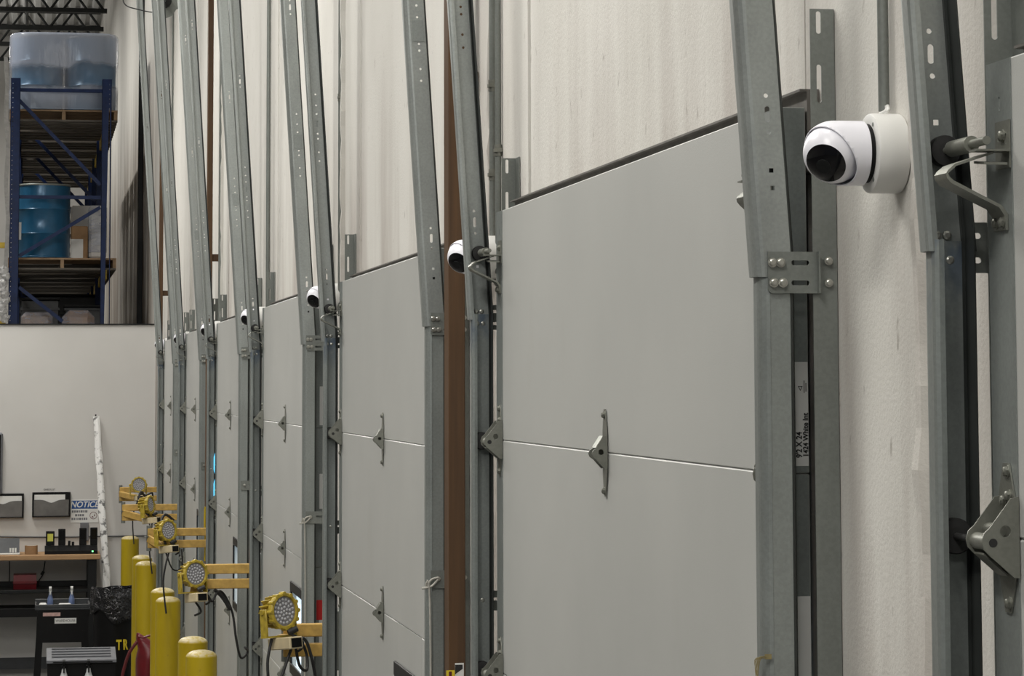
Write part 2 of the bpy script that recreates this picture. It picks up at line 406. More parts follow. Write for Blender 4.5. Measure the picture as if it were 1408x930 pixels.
# white partition across the bay at the far end
YP = 27.2
xr = aty(213.5, 560, YP).x; zt = aty(100, 447, YP).z
struct(MB().box(-14, xr, YP, YP+.12, 0, zt).build('wall_partition', PART))
struct(MB().box(-14, xr+.01, YP-.015, YP+.14, zt, zt+.012).build('trim_1', BLACKM))
struct(MB().box(-14, xr, YP-.012, YP-.0005, 0, .11).build('baseboard_partition', DGREY))

# ------------------------------------------------------------------ dock doors
def hinge_ear(mb, e0, e1, zc, tip, hole=True, zs=1.0, hc=(.090, .010), hr=.0072):
    outer = [(.072, -.047*zs), (.079, -.047*zs), (tip-.010, -.020*zs), (tip-.002, -.012*zs), (tip, -.002*zs), (tip-.003, .008*zs), (tip-.010, .014*zs), (.082, .050*zs), (.072, .052*zs)]
    cc = (tip-.014, -.004*zs)
    
    for e, holes in ((e0, [circ(hc[0], hc[1], hr, 14)]), (e1, [])):                            # plates in the d-z plane
        mb.plate((0, e, zc), (1, 0, 0), (0, 0, 1), .0025, outer, holes)
    return cc
def leaf(mb, e0, e1, zc, d=.0722, hz=.092):
    em, hw = (e0+e1)/2, abs(e1-e0)/2
    pts = [(em-hw*.35, -hz), (em+hw*.35, -hz), (em+hw, -.045), (em+hw, .045), (em+hw*.35, hz), (em-hw*.35, hz), (em-hw, .045), (em-hw, -.045)]
    mb.plate((d, 0, zc), (0, 1, 0), (0, 0, 1), .002, pts)
def bolt(mb, p, ax, r=.0065, h=.006):
    p, ax = Vector(p), Vector(ax).normalized()
    mb.lathe(p, ax, [(r*1.25, 0), (r*1.25, h*.3)], 12, True); mb.lathe(p+ax*h*.3, ax, [(r, 0), (r, h*.5), (r*.7, h*.75)], 6, False)
    mb.cyl(p+ax*h*.5, p+ax*h*1.15, r*.45, n=8)

JZ = [TOP-SEC*i for i in range(6)]                # section joints, top down
def make_door():
    root = thing('door_1', (0, 0, 0), '', 'door')
    zs = [TOP-SEC*i for i in range(6)]+[.02]
    WIN = (.44, 1.02, H-1.31, H-.955)             # vision light in the third section
    for i in range(6):
        z1, z0 = zs[i]-.0006, zs[i+1]+.0006
        mb = MB()
        if i == 2:
            y0, y1, a, b = WIN
            mb.box(-.07, -.025, 0, y0, z0, z1, .0022); mb.box(-.07, -.025, y1, W, z0, z1, .0022)
            mb.box(-.07, -.025, y0, y1, b, z1); mb.box(-.07, -.025, y0, y1, z0, a)
        else: mb.box(-.07, -.025, 0, W, z0, z1, .0022)
        pn = mb.build('door_panel', DOOR, root)
        for f in (near_f, far_f):
            st = MB(f)
            holes = [slot(-.045, z1-.055, .005, .018), circ(-.06, z1-.085, .002, 6), circ(-.03, z1-.085, .002, 6)] if i == 0 else []
            st.plate((.0702, 0, 0), (0, 1, 0), (0, 0, 1), .0015, rect(-.086, .0015, z0+.002, z1-.001), holes)
            st.box(.027, .0715, .0005, .002, z0+.002, z1-.001)
            o = st.build('end_stile', GALV, pn); o['label'] = 'galvanised steel end stile'
        if i < 3:                                 # factory label near the foot of each upper section's end
            lb = MB(near_f); lb.box(.027, .0485, .0022, .0028, z0+.012 if i == 0 else z0+.25, z0+.180 if i == 0 else z0+.40)
            o = lb.build('size_label', PAPER, pn); o['label'] = 'white printed size label'
    # window
    y0, y1, a, b = WIN; fr = MB()
    for x0, x1 in ((-.0785, -.0705), (-.0245, -.0205)):
        fr.box(x0, x1, y0-.03, y1+.03, b-.012, b+.035, .002); fr.box(x0, x1, y0-.03, y1+.03, a-.035, a+.012, .002)
        fr.box(x0, x1, y0-.03, y0+.012, a+.012, b-.012, .002); fr.box(x0, x1, y1-.012, y1+.03, a+.012, b-.012, .002)
    wf = fr.build('window_frame', BLACK, root); wf['label'] = 'black framed vision light'
    pane = MB().box(-.05, -.044, y0+.001, y1-.001, a+.001, b-.001).build('pane', DAY, wf)
    # tag on the near end
    t = MB(near_f); t.box(.033, .060, .0022, .003, H-1.015, H-.93); o = t.build('end_tag', REDT, root); o['label'] = 'red tag'
    # hinges on each joint
    for i in range(1, 5):
        z = JZ[i]
        h = MB(); ym = W/2
        hm = MB(lambda d, e, zz: (-d, ym+e, zz)); leaf(hm, -.02, .02, z); cc = hinge_ear(hm, -.019, .017, z, .106, zs=.70, hc=(.086, .002), hr=.006)
        # folded rim joining the two ears along the lower edge and over the tip
        hm.prism([(.096, z+.010), (.082, z+.033), (.082, z+.0355), (.0975, z+.011)], 'y', -.019, .019)
        for s in (-1, 1): bolt(hm, (.0742, 0, z+s*.08), (1, 0, 0)); 
        hm.build('center_hinge', ZINC, root)
        for f, tip, e0, e1 in ((near_f, .100, -.075, -.03), (far_f, .120, -.088, -.030)):
            hm = MB(f); leaf(hm, -.082, -.022, z); cc = hinge_ear(hm, e0, e1, z, tip)
            hm.prism([(.079, z-.047), (tip-.010, z-.020), (tip-.010, z-.0175), (.079, z-.0445)], 'y', e0+.02, e1)
            hm.cyl((cc[0], e0+.0025, z+cc[1]), (cc[0], e1, z+cc[1]), .0105, n=16)
            hm.cyl((.090, e0+.016, z+.010), (.090, e1, z+.010), .0085, n=14)
            for zz in (.082, -.080): bolt(hm, (.0742, (e0+e1)/2, z+zz), (1, 0, 0))
            bolt(hm, (.0742, (e0+e1)/2-.004, z+.052), (1, 0, 0)); bolt(hm, (.0742, (e0+e1)/2+.012, z+.046), (1, 0, 0))
            hg = hm.build('roller_hinge', ZINC, root)
            rm = MB(f); rm.cyl((.101, .0, z+cc[1]), (.101, .066, z+cc[1]), .005, n=10)
            rm.cyl((cc[0], e0-.003, z+cc[1]), (cc[0], e0+.002, z+cc[1]), .0055, n=12)
            rm.cyl((cc[0], e1-.001, z+cc[1]), (.101, .004, z+cc[1]), .005, n=10)
            rm.lathe((.101, .058, z+cc[1]), (0, 1, 0), [(.012, 0), (.0215, .001), (.0232, .004), (.0232, .018), (.0215, .021), (.012, .022)], 24)
            o = rm.build('roller', RUBBER, hg); o['label'] = 'black track roller'
    # top fixtures: roller stem carried by a folded strap
    for f in (near_f, far_f):
        zt_ = H+.298; tm = MB(f)
        tm.plate((.0722, 0, 0), (0, 1, 0), (0, 0, 1), .002, rect(-.085, -.035, H+.265, H+.325), [slot(-.073, H+.302, .005, .014), slot(-.045, H+.305, .004, .010)])
        tm.box(.074, .118, -.088, -.06, zt_-.013, zt_-.0105)                       # shelf under the stem
        tm.prism([(-.088, zt_-.030), (-.050, zt_-.026), (-.050, zt_-.023), (-.088, zt_-.027)], 'x', .078, .108)
        d1, z1 = (.152 if f is far_f else .124), H+.262
        # strap: shelf out to the bend, bend, and back down to the stile
        tm.prism([(.09, zt_-.012), (d1-.012, z1+.008), (d1-.003, z1+.0005), (d1, z1-.004), (d1-.001, z1-.010), (d1-.006, z1-.016), (.084, H+.216), (.077, H+.206), (.075, H+.188), (.0722, H+.188), (.0722, H+.208),
                  (.080, H+.2185), (d1-.010, z1-.013), (d1-.004, z1-.008), (d1-.003, z1-.004), (d1-.006, z1-.0015), (d1-.013, z1+.005), (.09, zt_-.015)], 'y', -.072, -.026)
        bolt(tm, (.0750, -.062, H+.198), (1, 0, 0)); bolt(tm, (.0750, -.038, H+.198), (1, 0, 0)); bolt(tm, (.0742, -.063, H+.306), (1, 0, 0))
        tf = tm.build('top_bracket', ZINC, root)
        rm = MB(f); dd = .105
        rm.cyl((dd, -.09, zt_), (dd, -.02, zt_), .0055, n=12); rm.cyl((dd, -.035, zt_), (dd, .040, zt_), .0105, n=16)
        rm.cyl((dd, .036, zt_), (dd, .07, zt_), .005, n=10)
        ro = rm.build('roller_stem', ZINC, tf)
        rw = MB(f); rw.lathe((dd, .062, zt_), (0, 1, 0), [(.010, 0), (.0195, .001), (.0205, .004), (.0205, .016), (.0195, .019), (.010, .020)], 24)
        o = rw.build('roller', RUBBER, tf); o['label'] = 'black track roller'
    return root
door0 = make_door()
doors = []
DL = ['grey white dock door at the right edge of the photo, mostly cut off',
      'nearest whole grey white sectional dock door, beside the largest white turret camera',
      'second whole grey white sectional dock door, just beyond the brown post nearest the viewer',
      'third whole grey white sectional dock door, behind the nearest yellow loading light',
      'fourth whole grey white sectional dock door, with a bright daylight window beside a yellow arm',
      'fifth whole grey white sectional dock door, narrow strip between grey tracks',
      'farthest grey white sectional dock door, a sliver next to the white partition']
for k in range(NB):
    o = door0 if k == 0 else dup(door0, (0, 0, 0))
    o.name = f'door_{k+1}'; o.location = (0, ynear(k), LIFT.get(k, 0)); o['label'] = DL[k]; o['kind'] = 'structure'; doors.append(o)
# printed lettering of the nearest end label
lp = [c for c in kids(doors[1]) if c.name.startswith('door_panel')]
lp = max(lp, key=lambda c: max(v.co.z for v in c.data.vertices)); lab = [c for c in kids(lp) if c.name.startswith('size_label')][0]
zb = TOP-SEC+.012+.0006
rot = (PI/2, -PI/2, 0)
text('lettering', "9'2 X 24", INK, .0135, (-.0425, -.0032, zb+.034), (PI/2, -PI/2, 0), lab, .0003, sx=.9, bold=.0003)
text('lettering', "1424 White Int", INK, .0120, (-.0315, -.0032, zb+.050), (PI/2, -PI/2, 0), lab, .0003, sx=.95, bold=.0003)
mk = MB(); zt_ = zb+.125
mk.plate((-.040, -.0034, zt_), (1, 0, 0), (0, 0, 1), .0004, [(-.004, .004), (.004, .004), (0, -.004)], [[(-.0024, .003), (.0024, .003), (0, -.002)]])
for i, (a_, b_) in enumerate(((.118, .138), (.120, .134))): mk.box(-.034+i*.003, -.0328+i*.003, -.0033, -.0029, zb+a_, zb+b_)
mk.build('printed_mark', INK, lab)
# solid glowing strips put in for daylight leaking at one door's far edge
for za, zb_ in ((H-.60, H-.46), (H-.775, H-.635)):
    g = MB(far_f); g.prism([(.0742, za), (.082, za+.03), (.082, zb_-.03), (.0742, zb_)], 'y', .0462, .0475); o = g.build('daylight_strip', SKYSTRIP, doors[4]); o['label'] = 'thin blue glowing strip for a slit of daylight'

# head seals above each door
for k in range(NB):
    hh = TOP+(.075 if k == 1 else .024)
    mb = MB(); mb.box(-.022, -.0015, ynear(k)+.0, ynear(k)+W, TOP-.06, hh); mb.box(-.034, -.022, ynear(k), ynear(k)+W, hh-.004, hh)
    o = mb.build(f'trim_{k+2}', SHADEG); struct(o)

# ------------------------------------------------------------------ door tracks
ZB = H+.182; LEAN = .064
def web_holes(z0, lean):
    hs = []
    for dz, kind in ((.337, 'q'), (.309, 'q'), (.398, 'c'), (.427, 's'), (.457, 'c'), (.895, 'c'), (.930, 'c'), (.985, 'c'), (1.005, 'c'), (1.045, 's'), (1.085, 'c'), (1.12, 'c'), (1.165, 'c'),
                     (1.60, 'c'), (1.63, 's'), (1.66, 'c'), (2.4, 'c'), (2.43, 's'), (2.46, 'c')):
        zc = H+dz; dc = .0955+lean(zc)
        if kind == 'c': hs.append(circ(dc, zc, .0038, 8))
        elif kind == 's': hs.append(slot(dc, zc, .0085, .026))
        else: hs.append(rect(dc-.0036, dc+.0036, zc-.0036, zc+.0036))
    return hs
def make_track(f, name):
    root = thing(name, (0, 0, 0), '', 'door track')
    A = thick([(.074, .051), (.074, .086), (.0765, .089), (.079, .0895)], .002)
    B = thick([(.1125, .0895), (.118, .0885), (.1235, .085), (.127, .080), (.128, .074), (.128, .054), (.1265, .051), (.122, .050), (.115, .0505)], .002)
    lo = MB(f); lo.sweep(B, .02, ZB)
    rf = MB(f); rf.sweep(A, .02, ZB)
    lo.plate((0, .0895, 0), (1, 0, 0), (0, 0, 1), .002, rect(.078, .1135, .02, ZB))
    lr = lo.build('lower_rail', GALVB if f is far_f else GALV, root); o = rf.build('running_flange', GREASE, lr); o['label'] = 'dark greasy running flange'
    ln = lambda z: LEAN*(z-ZB)+.0035
    ZT = 7.05
    A2 = [(p[0]-.0045, p[1]+.001) for p in A]; B2 = [(p[0]+.0045, p[1]+.001) for p in B]
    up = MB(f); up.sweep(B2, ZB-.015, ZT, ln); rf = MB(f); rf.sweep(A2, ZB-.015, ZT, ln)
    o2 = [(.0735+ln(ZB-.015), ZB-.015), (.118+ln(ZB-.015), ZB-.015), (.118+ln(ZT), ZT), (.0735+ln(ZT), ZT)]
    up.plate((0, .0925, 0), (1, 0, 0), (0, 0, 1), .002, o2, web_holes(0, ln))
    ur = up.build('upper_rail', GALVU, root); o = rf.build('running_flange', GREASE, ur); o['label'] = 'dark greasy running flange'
    sp = MB(f); o3 = [(.078+ln(H+.93), H+.93), (.112+ln(H+.93), H+.93), (.112+ln(H+1.16), H+1.16), (.078+ln(H+1.16), H+1.16)]
    sp.plate((0, .0947, 0), (1, 0, 0), (0, 0, 1), .0015, [(.079+ln(H+1.02), H+1.012), (.1125+ln(H+1.02), H+1.012), (.1125+ln(H+1.07), H+1.075), (.079+ln(H+1.07), H+1.075)])
    sp.build('splice_plate', GALV, root)
    for zc, big in ((H+.174, True), (H-.572, False)):
        br = MB(f); hz = .033 if big else .026
        br.plate((0, .0965, zc), (1, 0, 0), (0, 0, 1), .0025, [(.034, -hz), (.112, -hz), (.117, -hz+.005), (.117, hz), (.034, hz)],
                 [slot(.064, .0155, .030, .008), slot(.064, -.0165, .030, .008)] if big else [slot(.058, .004, .028, .008)])
        br.box(.034, .0365, .0985, .108, zc-hz, zc+hz); 
        bo = br.build('track_bracket', GALVD, root)
        pts = [(.097, .0155), (.1105, .0155), (.0935, -.0165), (.1085, -.0165)] if big else [(.096, .002)]
        for d, z in pts:
            bb = MB(f); bolt(bb, (d, .0992, zc+z), (0, 1, 0), .0062, .006); bb.cyl((d, .0992, zc+z), (d, .0885, zc+z), .0045, n=10)
            bb.lathe((d, .0890, zc+z), (0, -1, 0), [(.0065, 0), (.0055, .002), (.003, .003)], 12); bb.build('bolt', BOLT, bo)
        for z in ((.0185, -.0165) if big else (.004,)):
            bb = MB(f); bolt(bb, (.0165, .0947, zc+z), (0, 1, 0), .0055, .005); bb.build('bolt', BOLT, bo)
    return root
DW = ['', 'nearest whole dock door', 'second whole dock door', 'third whole dock door', 'fourth whole dock door', 'fifth whole dock door', 'farthest dock door']
tn = make_track(near_f, 'door_track'); tf_ = make_track(far_f, 'door_track')
for k in range(1, NB):
    o = tn if k == 1 else dup(tn, (0, 0, 0)); o.location = (0, ynear(k), 0)
    o['label'] = f'galvanised leaning track along the near edge of the {DW[k]}'; o['group'] = 'galvanised door tracks'
for k in range(NB):
    o = tf_ if k == 0 else dup(tf_, (0, 0, 0)); o.location = (0, ynear(k), 0)
    o['label'] = 'galvanised leaning track right of the largest white camera, with blue marker stain' if k == 0 else f'galvanised leaning track along the far edge of the {DW[k]}'
    o['group'] = 'galvanised door tracks'
def make_angle(f):
    mb = MB(f)
    slots = [slot(.0275, zc, .0085, ln) for zc, ln in ((H+.577, .037), (H+.478, .062), (H+.36, .037))]
    mb.plate((0, .0910, 0), (1, 0, 0), (0, 0, 1), .0028, rect(.0015, .0415, .01, H+.599), slots)
    mb.box(.0015, .0045, .035, .0910, .01, H+.599)
    return mb.build('jamb_angle', GALVD)
an, af = make_angle(near_f), make_angle(far_f)
for k in range(1, NB):
    o = an if k == 1 else an.copy()
    if k > 1: C.objects.link(o)
    o.location = (0, ynear(k), 0); tag(o, f'slotted grey steel angle on the near jamb of the {DW[k]}', 'jamb angle', 'slotted jamb angles')
for k in range(NB):
    o = af if k == 0 else af.copy()
    if k > 0: C.objects.link(o)
    o.location = (0, ynear(k), 0)
    tag(o, 'slotted dark steel angle above the dock door cut off at the right edge' if k == 0 else f'slotted grey steel angle on the far jamb of the {DW[k]}', 'jamb angle', 'slotted jamb angles')

# ------------------------------------------------------------------ turret cameras
def make_turret():
    root = thing('security_camera', (0, 0, 0), '', 'security camera')
    X = (-1, 0, 0)
    b = MB(); b.lathe((-.0015, 0, 0), X, [(.0585, 0), (.0595, .002), (.0595, .042), (.0585, .046), (.054, .048), (.040, .048)], 48)
    bb = b.build('mount_box', CAMB, root)
    s = MB()
    for a in (.35, 2.2, 4.1, 5.4): s.lathe((-.0492, math.cos(a)*.050, math.sin(a)*.050), X, [(.0038, 0), (.0030, .001)], 10)
    s.build('screws', GALVD, bb)
    r = MB(); r.lathe((-.0490, 0, 0), X, [(.044, 0), (.044, .008)], 40); r.build('dark_collar', BLACK, root)
    ctr = Vector((-.1015, 0, 0)); rad = .0452; rs = .0482
    vd = (CAM-Vector((-.09, 4.0, H+.34))).normalized()
    nrm = (vd*.80 - R0*.36 - Vector((0, 0, 1))*.46).normalized()
    h = MB(); h.lathe((0, 0, 0), X, [(.046, .0565), (.0478, .0575), (rs, .0605)]+[(rs, .064+.0375*i/6) for i in range(7)]+[(rs*math.cos(t), .1015+rs*math.sin(t)) for t in [PI/2*i/14 for i in range(1, 15)]], 64)
    ho = h.build('housing', CAMW, root); n2 = (nrm+Vector((-.62, 0, -.12))).normalized()
    bm = bmesh.new(); bm.from_mesh(ho.data)
    bmesh.ops.bisect_plane(bm, geom=bm.verts[:]+bm.edges[:]+bm.faces[:], plane_co=ctr+n2*.011, plane_no=n2, clear_outer=True); bm.to_mesh(ho.data); bm.free()
    so = ho.modifiers.new('shell', 'SOLIDIFY'); so.thickness = .0016; so.offset = -1
    q = MB(); pr = [(rad*math.sin(a), rad*math.cos(a)) for a in [math.radians(t) for t in range(42, 181, 6)]]
    pr = [(rad*.55, rad*math.cos(math.radians(42))-.003)]+pr+[(.0001, -rad)]
    q.lathe(ctr, nrm, pr, 48); q.build('eyeball', CAMW, root)
    q = MB(); r2 = rad*1.004; pr = [(r2*math.sin(math.radians(t)), r2*math.cos(math.radians(t))) for t in (42.5, 36, 29, 22, 15, 8, 2)]
    pr = [(r2*.5, r2*math.cos(math.radians(42.5))-.004)]+pr
    q.lathe(ctr, nrm, pr, 48); o = q.build('lens_window', LENS, root); o['label'] = 'glossy black lens window'
    q = MB(); side = nrm.orthogonal().normalized()
    q.lathe(ctr+nrm*(r2-.0012), nrm, [(.011, 0), (.011, .0016), (.008, .002)], 20); q.build('lens_ring', BLACKM, o)
    return root
t0 = make_turret()
TL = ['largest white turret security camera on the rough pillar in the foreground',
      'white turret security camera in front of the brown post, second nearest',
      'white turret security camera between second and third whole dock doors, third nearest',
      'white turret security camera between third and fourth whole dock doors, fourth nearest',
      'small white turret security camera between fourth and fifth whole dock doors',
      'small white turret security camera between the fifth and the farthest dock doors',
      'tiny white turret security camera farthest away, by the end of the partition']
for k, (Z, dz) in enumerate(((4.05, .338), (7.56, .347), (11.49, .36), (15.2, .367), (18.9, .372), (22.6, .372), (26.2, .377))):
    o = t0 if k == 0 else dup(t0, (0, 0, 0)); o.location = (0, (Z-.2163)/.9852, H+dz); o['label'] = TL[k]; o['group'] = 'white turret cameras along the wall'

# conduits dropping to the cameras and beside the doors
def conduit(px, Z, zlo, label, r=.009, zhi=10.25, couplings=()):
    y = (Z-.2163)/.9852
    root = thing('conduit', (0, y, zlo), label, 'conduit', 'steel conduits on the dock wall')
    MB().cyl((-r-.003, 0, 0), (-r-.003, 0, zhi-zlo), r, n=14).build('pipe', GALVD, root)
    for z in couplings:
        c = MB(); c.cyl((-r-.003, 0, z-zlo-.016), (-r-.003, 0, z-zlo+.016), r+.002, n=14); c.box(-r*2-.006, -.0015, -.013, .013, z-zlo-.005, z-zlo+.005); c.build('coupling', ZINC, root)
    return root
Zat = lambda px: 4829.0/(px-48)
conduit(1229, Zat(1230), H+.405, 'grey steel conduit ending just above the largest white camera', .0085, couplings=(H+1.4, H+3))
w1 = MB()
for s in (-1, 1):
    y = (4.07-.2163)/.9852; w1.tube([(-.012, y+.003*s, H+.412), (-.013, y+.006*s-.004, H+.405), (-.022, y+.016*s-.012, H+.3995)], .0024)
tag(w1.build('camera_cable', WHITEP), 'short white cables between grey conduit and the largest white camera', 'cable')
conduit(681, Zat(682.5), H+.28, 'left one of the two grey conduits beside the nearest whole door', .0088, couplings=(H+.83, H+.58))
conduit(690, Zat(690.5), H+.30, 'right one of the two grey conduits beside the nearest whole door', .0088, couplings=(H+.64,))
conduit(469, Zat(470), H+.28, 'grey conduit left of the second whole dock door', .009, couplings=(H+1.2,))
conduit(369, Zat(370), H+.3, 'grey conduit left of the third whole dock door', .011)
conduit(301, Zat(303), H+.3, 'grey conduit beside the dark brown post far down the wall', .0105)
conduit(233, Zat(235), H+.3, 'thin grey conduit beside the farthest brown post', .010)

# brown posts
POST = ['brown timber post nearest the viewer, behind the white camera', 'dark brown post far down the wall behind leaning tracks', 'thin brown post farthest down the wall']
for Z, lb in zip((7.87, 19.06, 26.5), POST):
    y = (Z-.2)/.9852; mb = MB(); w_ = .048 if Z < 10 else .038; mb.box(-.094, -.094+w_, y, y+.09, 0, 9.9, .003)
    for zz in (.5, 3.6, 6.6, 9.6): mb.box(-.094+w_, -.0015, y+.03, y+.06, zz, zz+.05)
    o = mb.build('timber_post', BROWN); tag(o, lb, 'post', 'brown posts on the dock wall')
# little signs on the nearest post
y = (7.87-.2)/.9852
def on_post(px0, px1, py0, py1): a, b = aty(px0, py1, y), aty(px1, py0, y); return a.x, b.x, a.z, b.z
x0, x1, z0, z1 = on_post(625.5, 637.5, 912, 930)
sg = thing('arrow_sign', (0, y-.001, 0), 'small black and white arrow sign low on the brown post', 'sign')
MB().box(x0, x1, -.0025, -.0005, z0-.02, z1).build('panel', PAPER, sg)
MB().prism([(x0+.0, z0+.005), (x0+.0, z1-.0045), (x1-.0035, z1-.0045), (x1-.0035, z0+.020)], 'y', -.0032, -.0026).build('emblem', INK, sg)
x0, x1, z0, z1 = on_post(613.5, 625, 922, 936)
sg = thing('warning_sign', (0, y-.001, 0), 'small yellow sign with a red mark at the foot of the brown post', 'sign')
MB().box(x0, x1, -.0025, -.0005, z0-.03, z1).build('panel', SIGNYEL, sg)
MB().box(x0+.0075, x0+.0155, -.0032, -.0026, z0-.02, z1-.003).build('emblem', DRED, sg)

# pull ropes tied to the lower brackets
for k, lb in ((2, 'pale pull rope hanging by the near track of the second whole door'), (3, 'pale pull rope hanging by the near track of the third whole door')):
    y = ynear(k)-.103; x = -.097; z = H-.567
    mb = MB(); mb.tube([(x, y, z), (x-.02, y-.004, z-.005), (x-.036, y, z-.028), (x-.030, y-.006, z-.01), (x-.024, y-.005, z-.10), (x-.022, y-.005, z-.5), (x-.026, y-.005, .9)], .0032)
    mb.tube([(x-.048, y-.003, z-.03), (x-.02, y-.006, z-.024), (x, y, z-.004)], .0032)
    tag(mb.build('pull_cord', ROPE), lb, 'rope')
# frayed tape on the nearest track
y = ynear(1)-.095
mb = MB(); z = H-.430
mb.box(-.1290, -.118, y-.0012, y-.0002, z-.004, z+.004)
for i in range(7):
    a = random.uniform(-.01, .012); mb.tube([(-.126, y-.001, z+random.uniform(-.004, .004)), (-.137-.003*i*.5, y-.004, z-.004), (-.141-.002*(i % 3)+a*.2, y-.004, z-.03-.006*(i % 4))], .0006, 5)
tag(mb.build('tape_scrap', STRAW), 'frayed yellowish tape scrap on the nearest leaning track', 'tape')

# torsion drum end plates high over the farthest doors
zz = aty(224, 5, 24.6)
root = thing('cable_drum', (0, 24.6, zz.z), 'dark cable drum on a grey bearing plate high at upper left', 'cable drum')
MB().prism([(-.19, -.10), (-.15, -.135), (-.09, -.11), (-.05, -.05), (-.0015, -.04), (-.0015, .08), (-.10, .12), (-.19, .12)], 'y', -.004, .004).build('bearing_plate', GALVD, root)
q = MB(); q.lathe((-.16, -.06, .02), (0, 1, 0), [(.03, 0), (.065, .004), (.065, .012), (.052, .016), (.054, .045), (.065, .05), (.03, .054)], 28); q.build('drum', BLACKM, root)
MB().cyl((-.16, -.3, .02), (-.16, .2, .02), .0127, n=14).build('shaft', GALV, root)
mb = MB(); pts = [aty(x, y, 25.5) for x, y in ((169, -6), (170, 3), (176, 9), (190, 13), (206, 16.5), (216, 17))]
mb.tube(pts, .0055); tag(mb.build('loose_cord', DGREY), 'thin dark cable loop hanging at the top beside the far tracks', 'cable')

# ------------------------------------------------------------------ bollards
def make_bollard():
    root = thing('bollard', (0, 0, 0), '', 'bollard'); R_ = .084; h = H-1.43
    b = MB(); b.lathe((0, 0, 0), (0, 0, 1), [(R_, 0), (R_, h-.035)], 32, cap=False); b.lathe((0, 0, h-.035), (0, 0, 1), [(R_, 0), (R_*.985, .006), (R_*.92, .014), (R_*.78, .023), (R_*.55, .031), (R_*.28, .035), (.001, .036)], 32, cap=False)
    b.build('sleeve', YEL, root); return root
bo = make_bollard(); first = True
BL = {14.9: 'nearest yellow bollard, right one of the front pair at the bottom', 15.7: 'yellow bollard with dusty top just behind the nearest bollard',
      18.62: 'tall looking yellow bollard in front of the red bag, second from the right group', 19.42: 'yellow bollard with dusty top directly behind the one before the red bag',
      22.34: 'yellow bollard immediately right of the black trash can', 23.14: 'yellow bollard peeking out behind the one beside the trash can', 26.06: 'farthest yellow bollard, standing by the white partition behind the trash can'}
for Z, lb in BL.items():
    y = (Z-.897*.1714)/.9852; o = bo if first else dup(bo, (0, 0, 0)); first = False
    o.location = (-.365, y, 0); o['label'] = lb; o['group'] = 'yellow bollards along the dock wall'

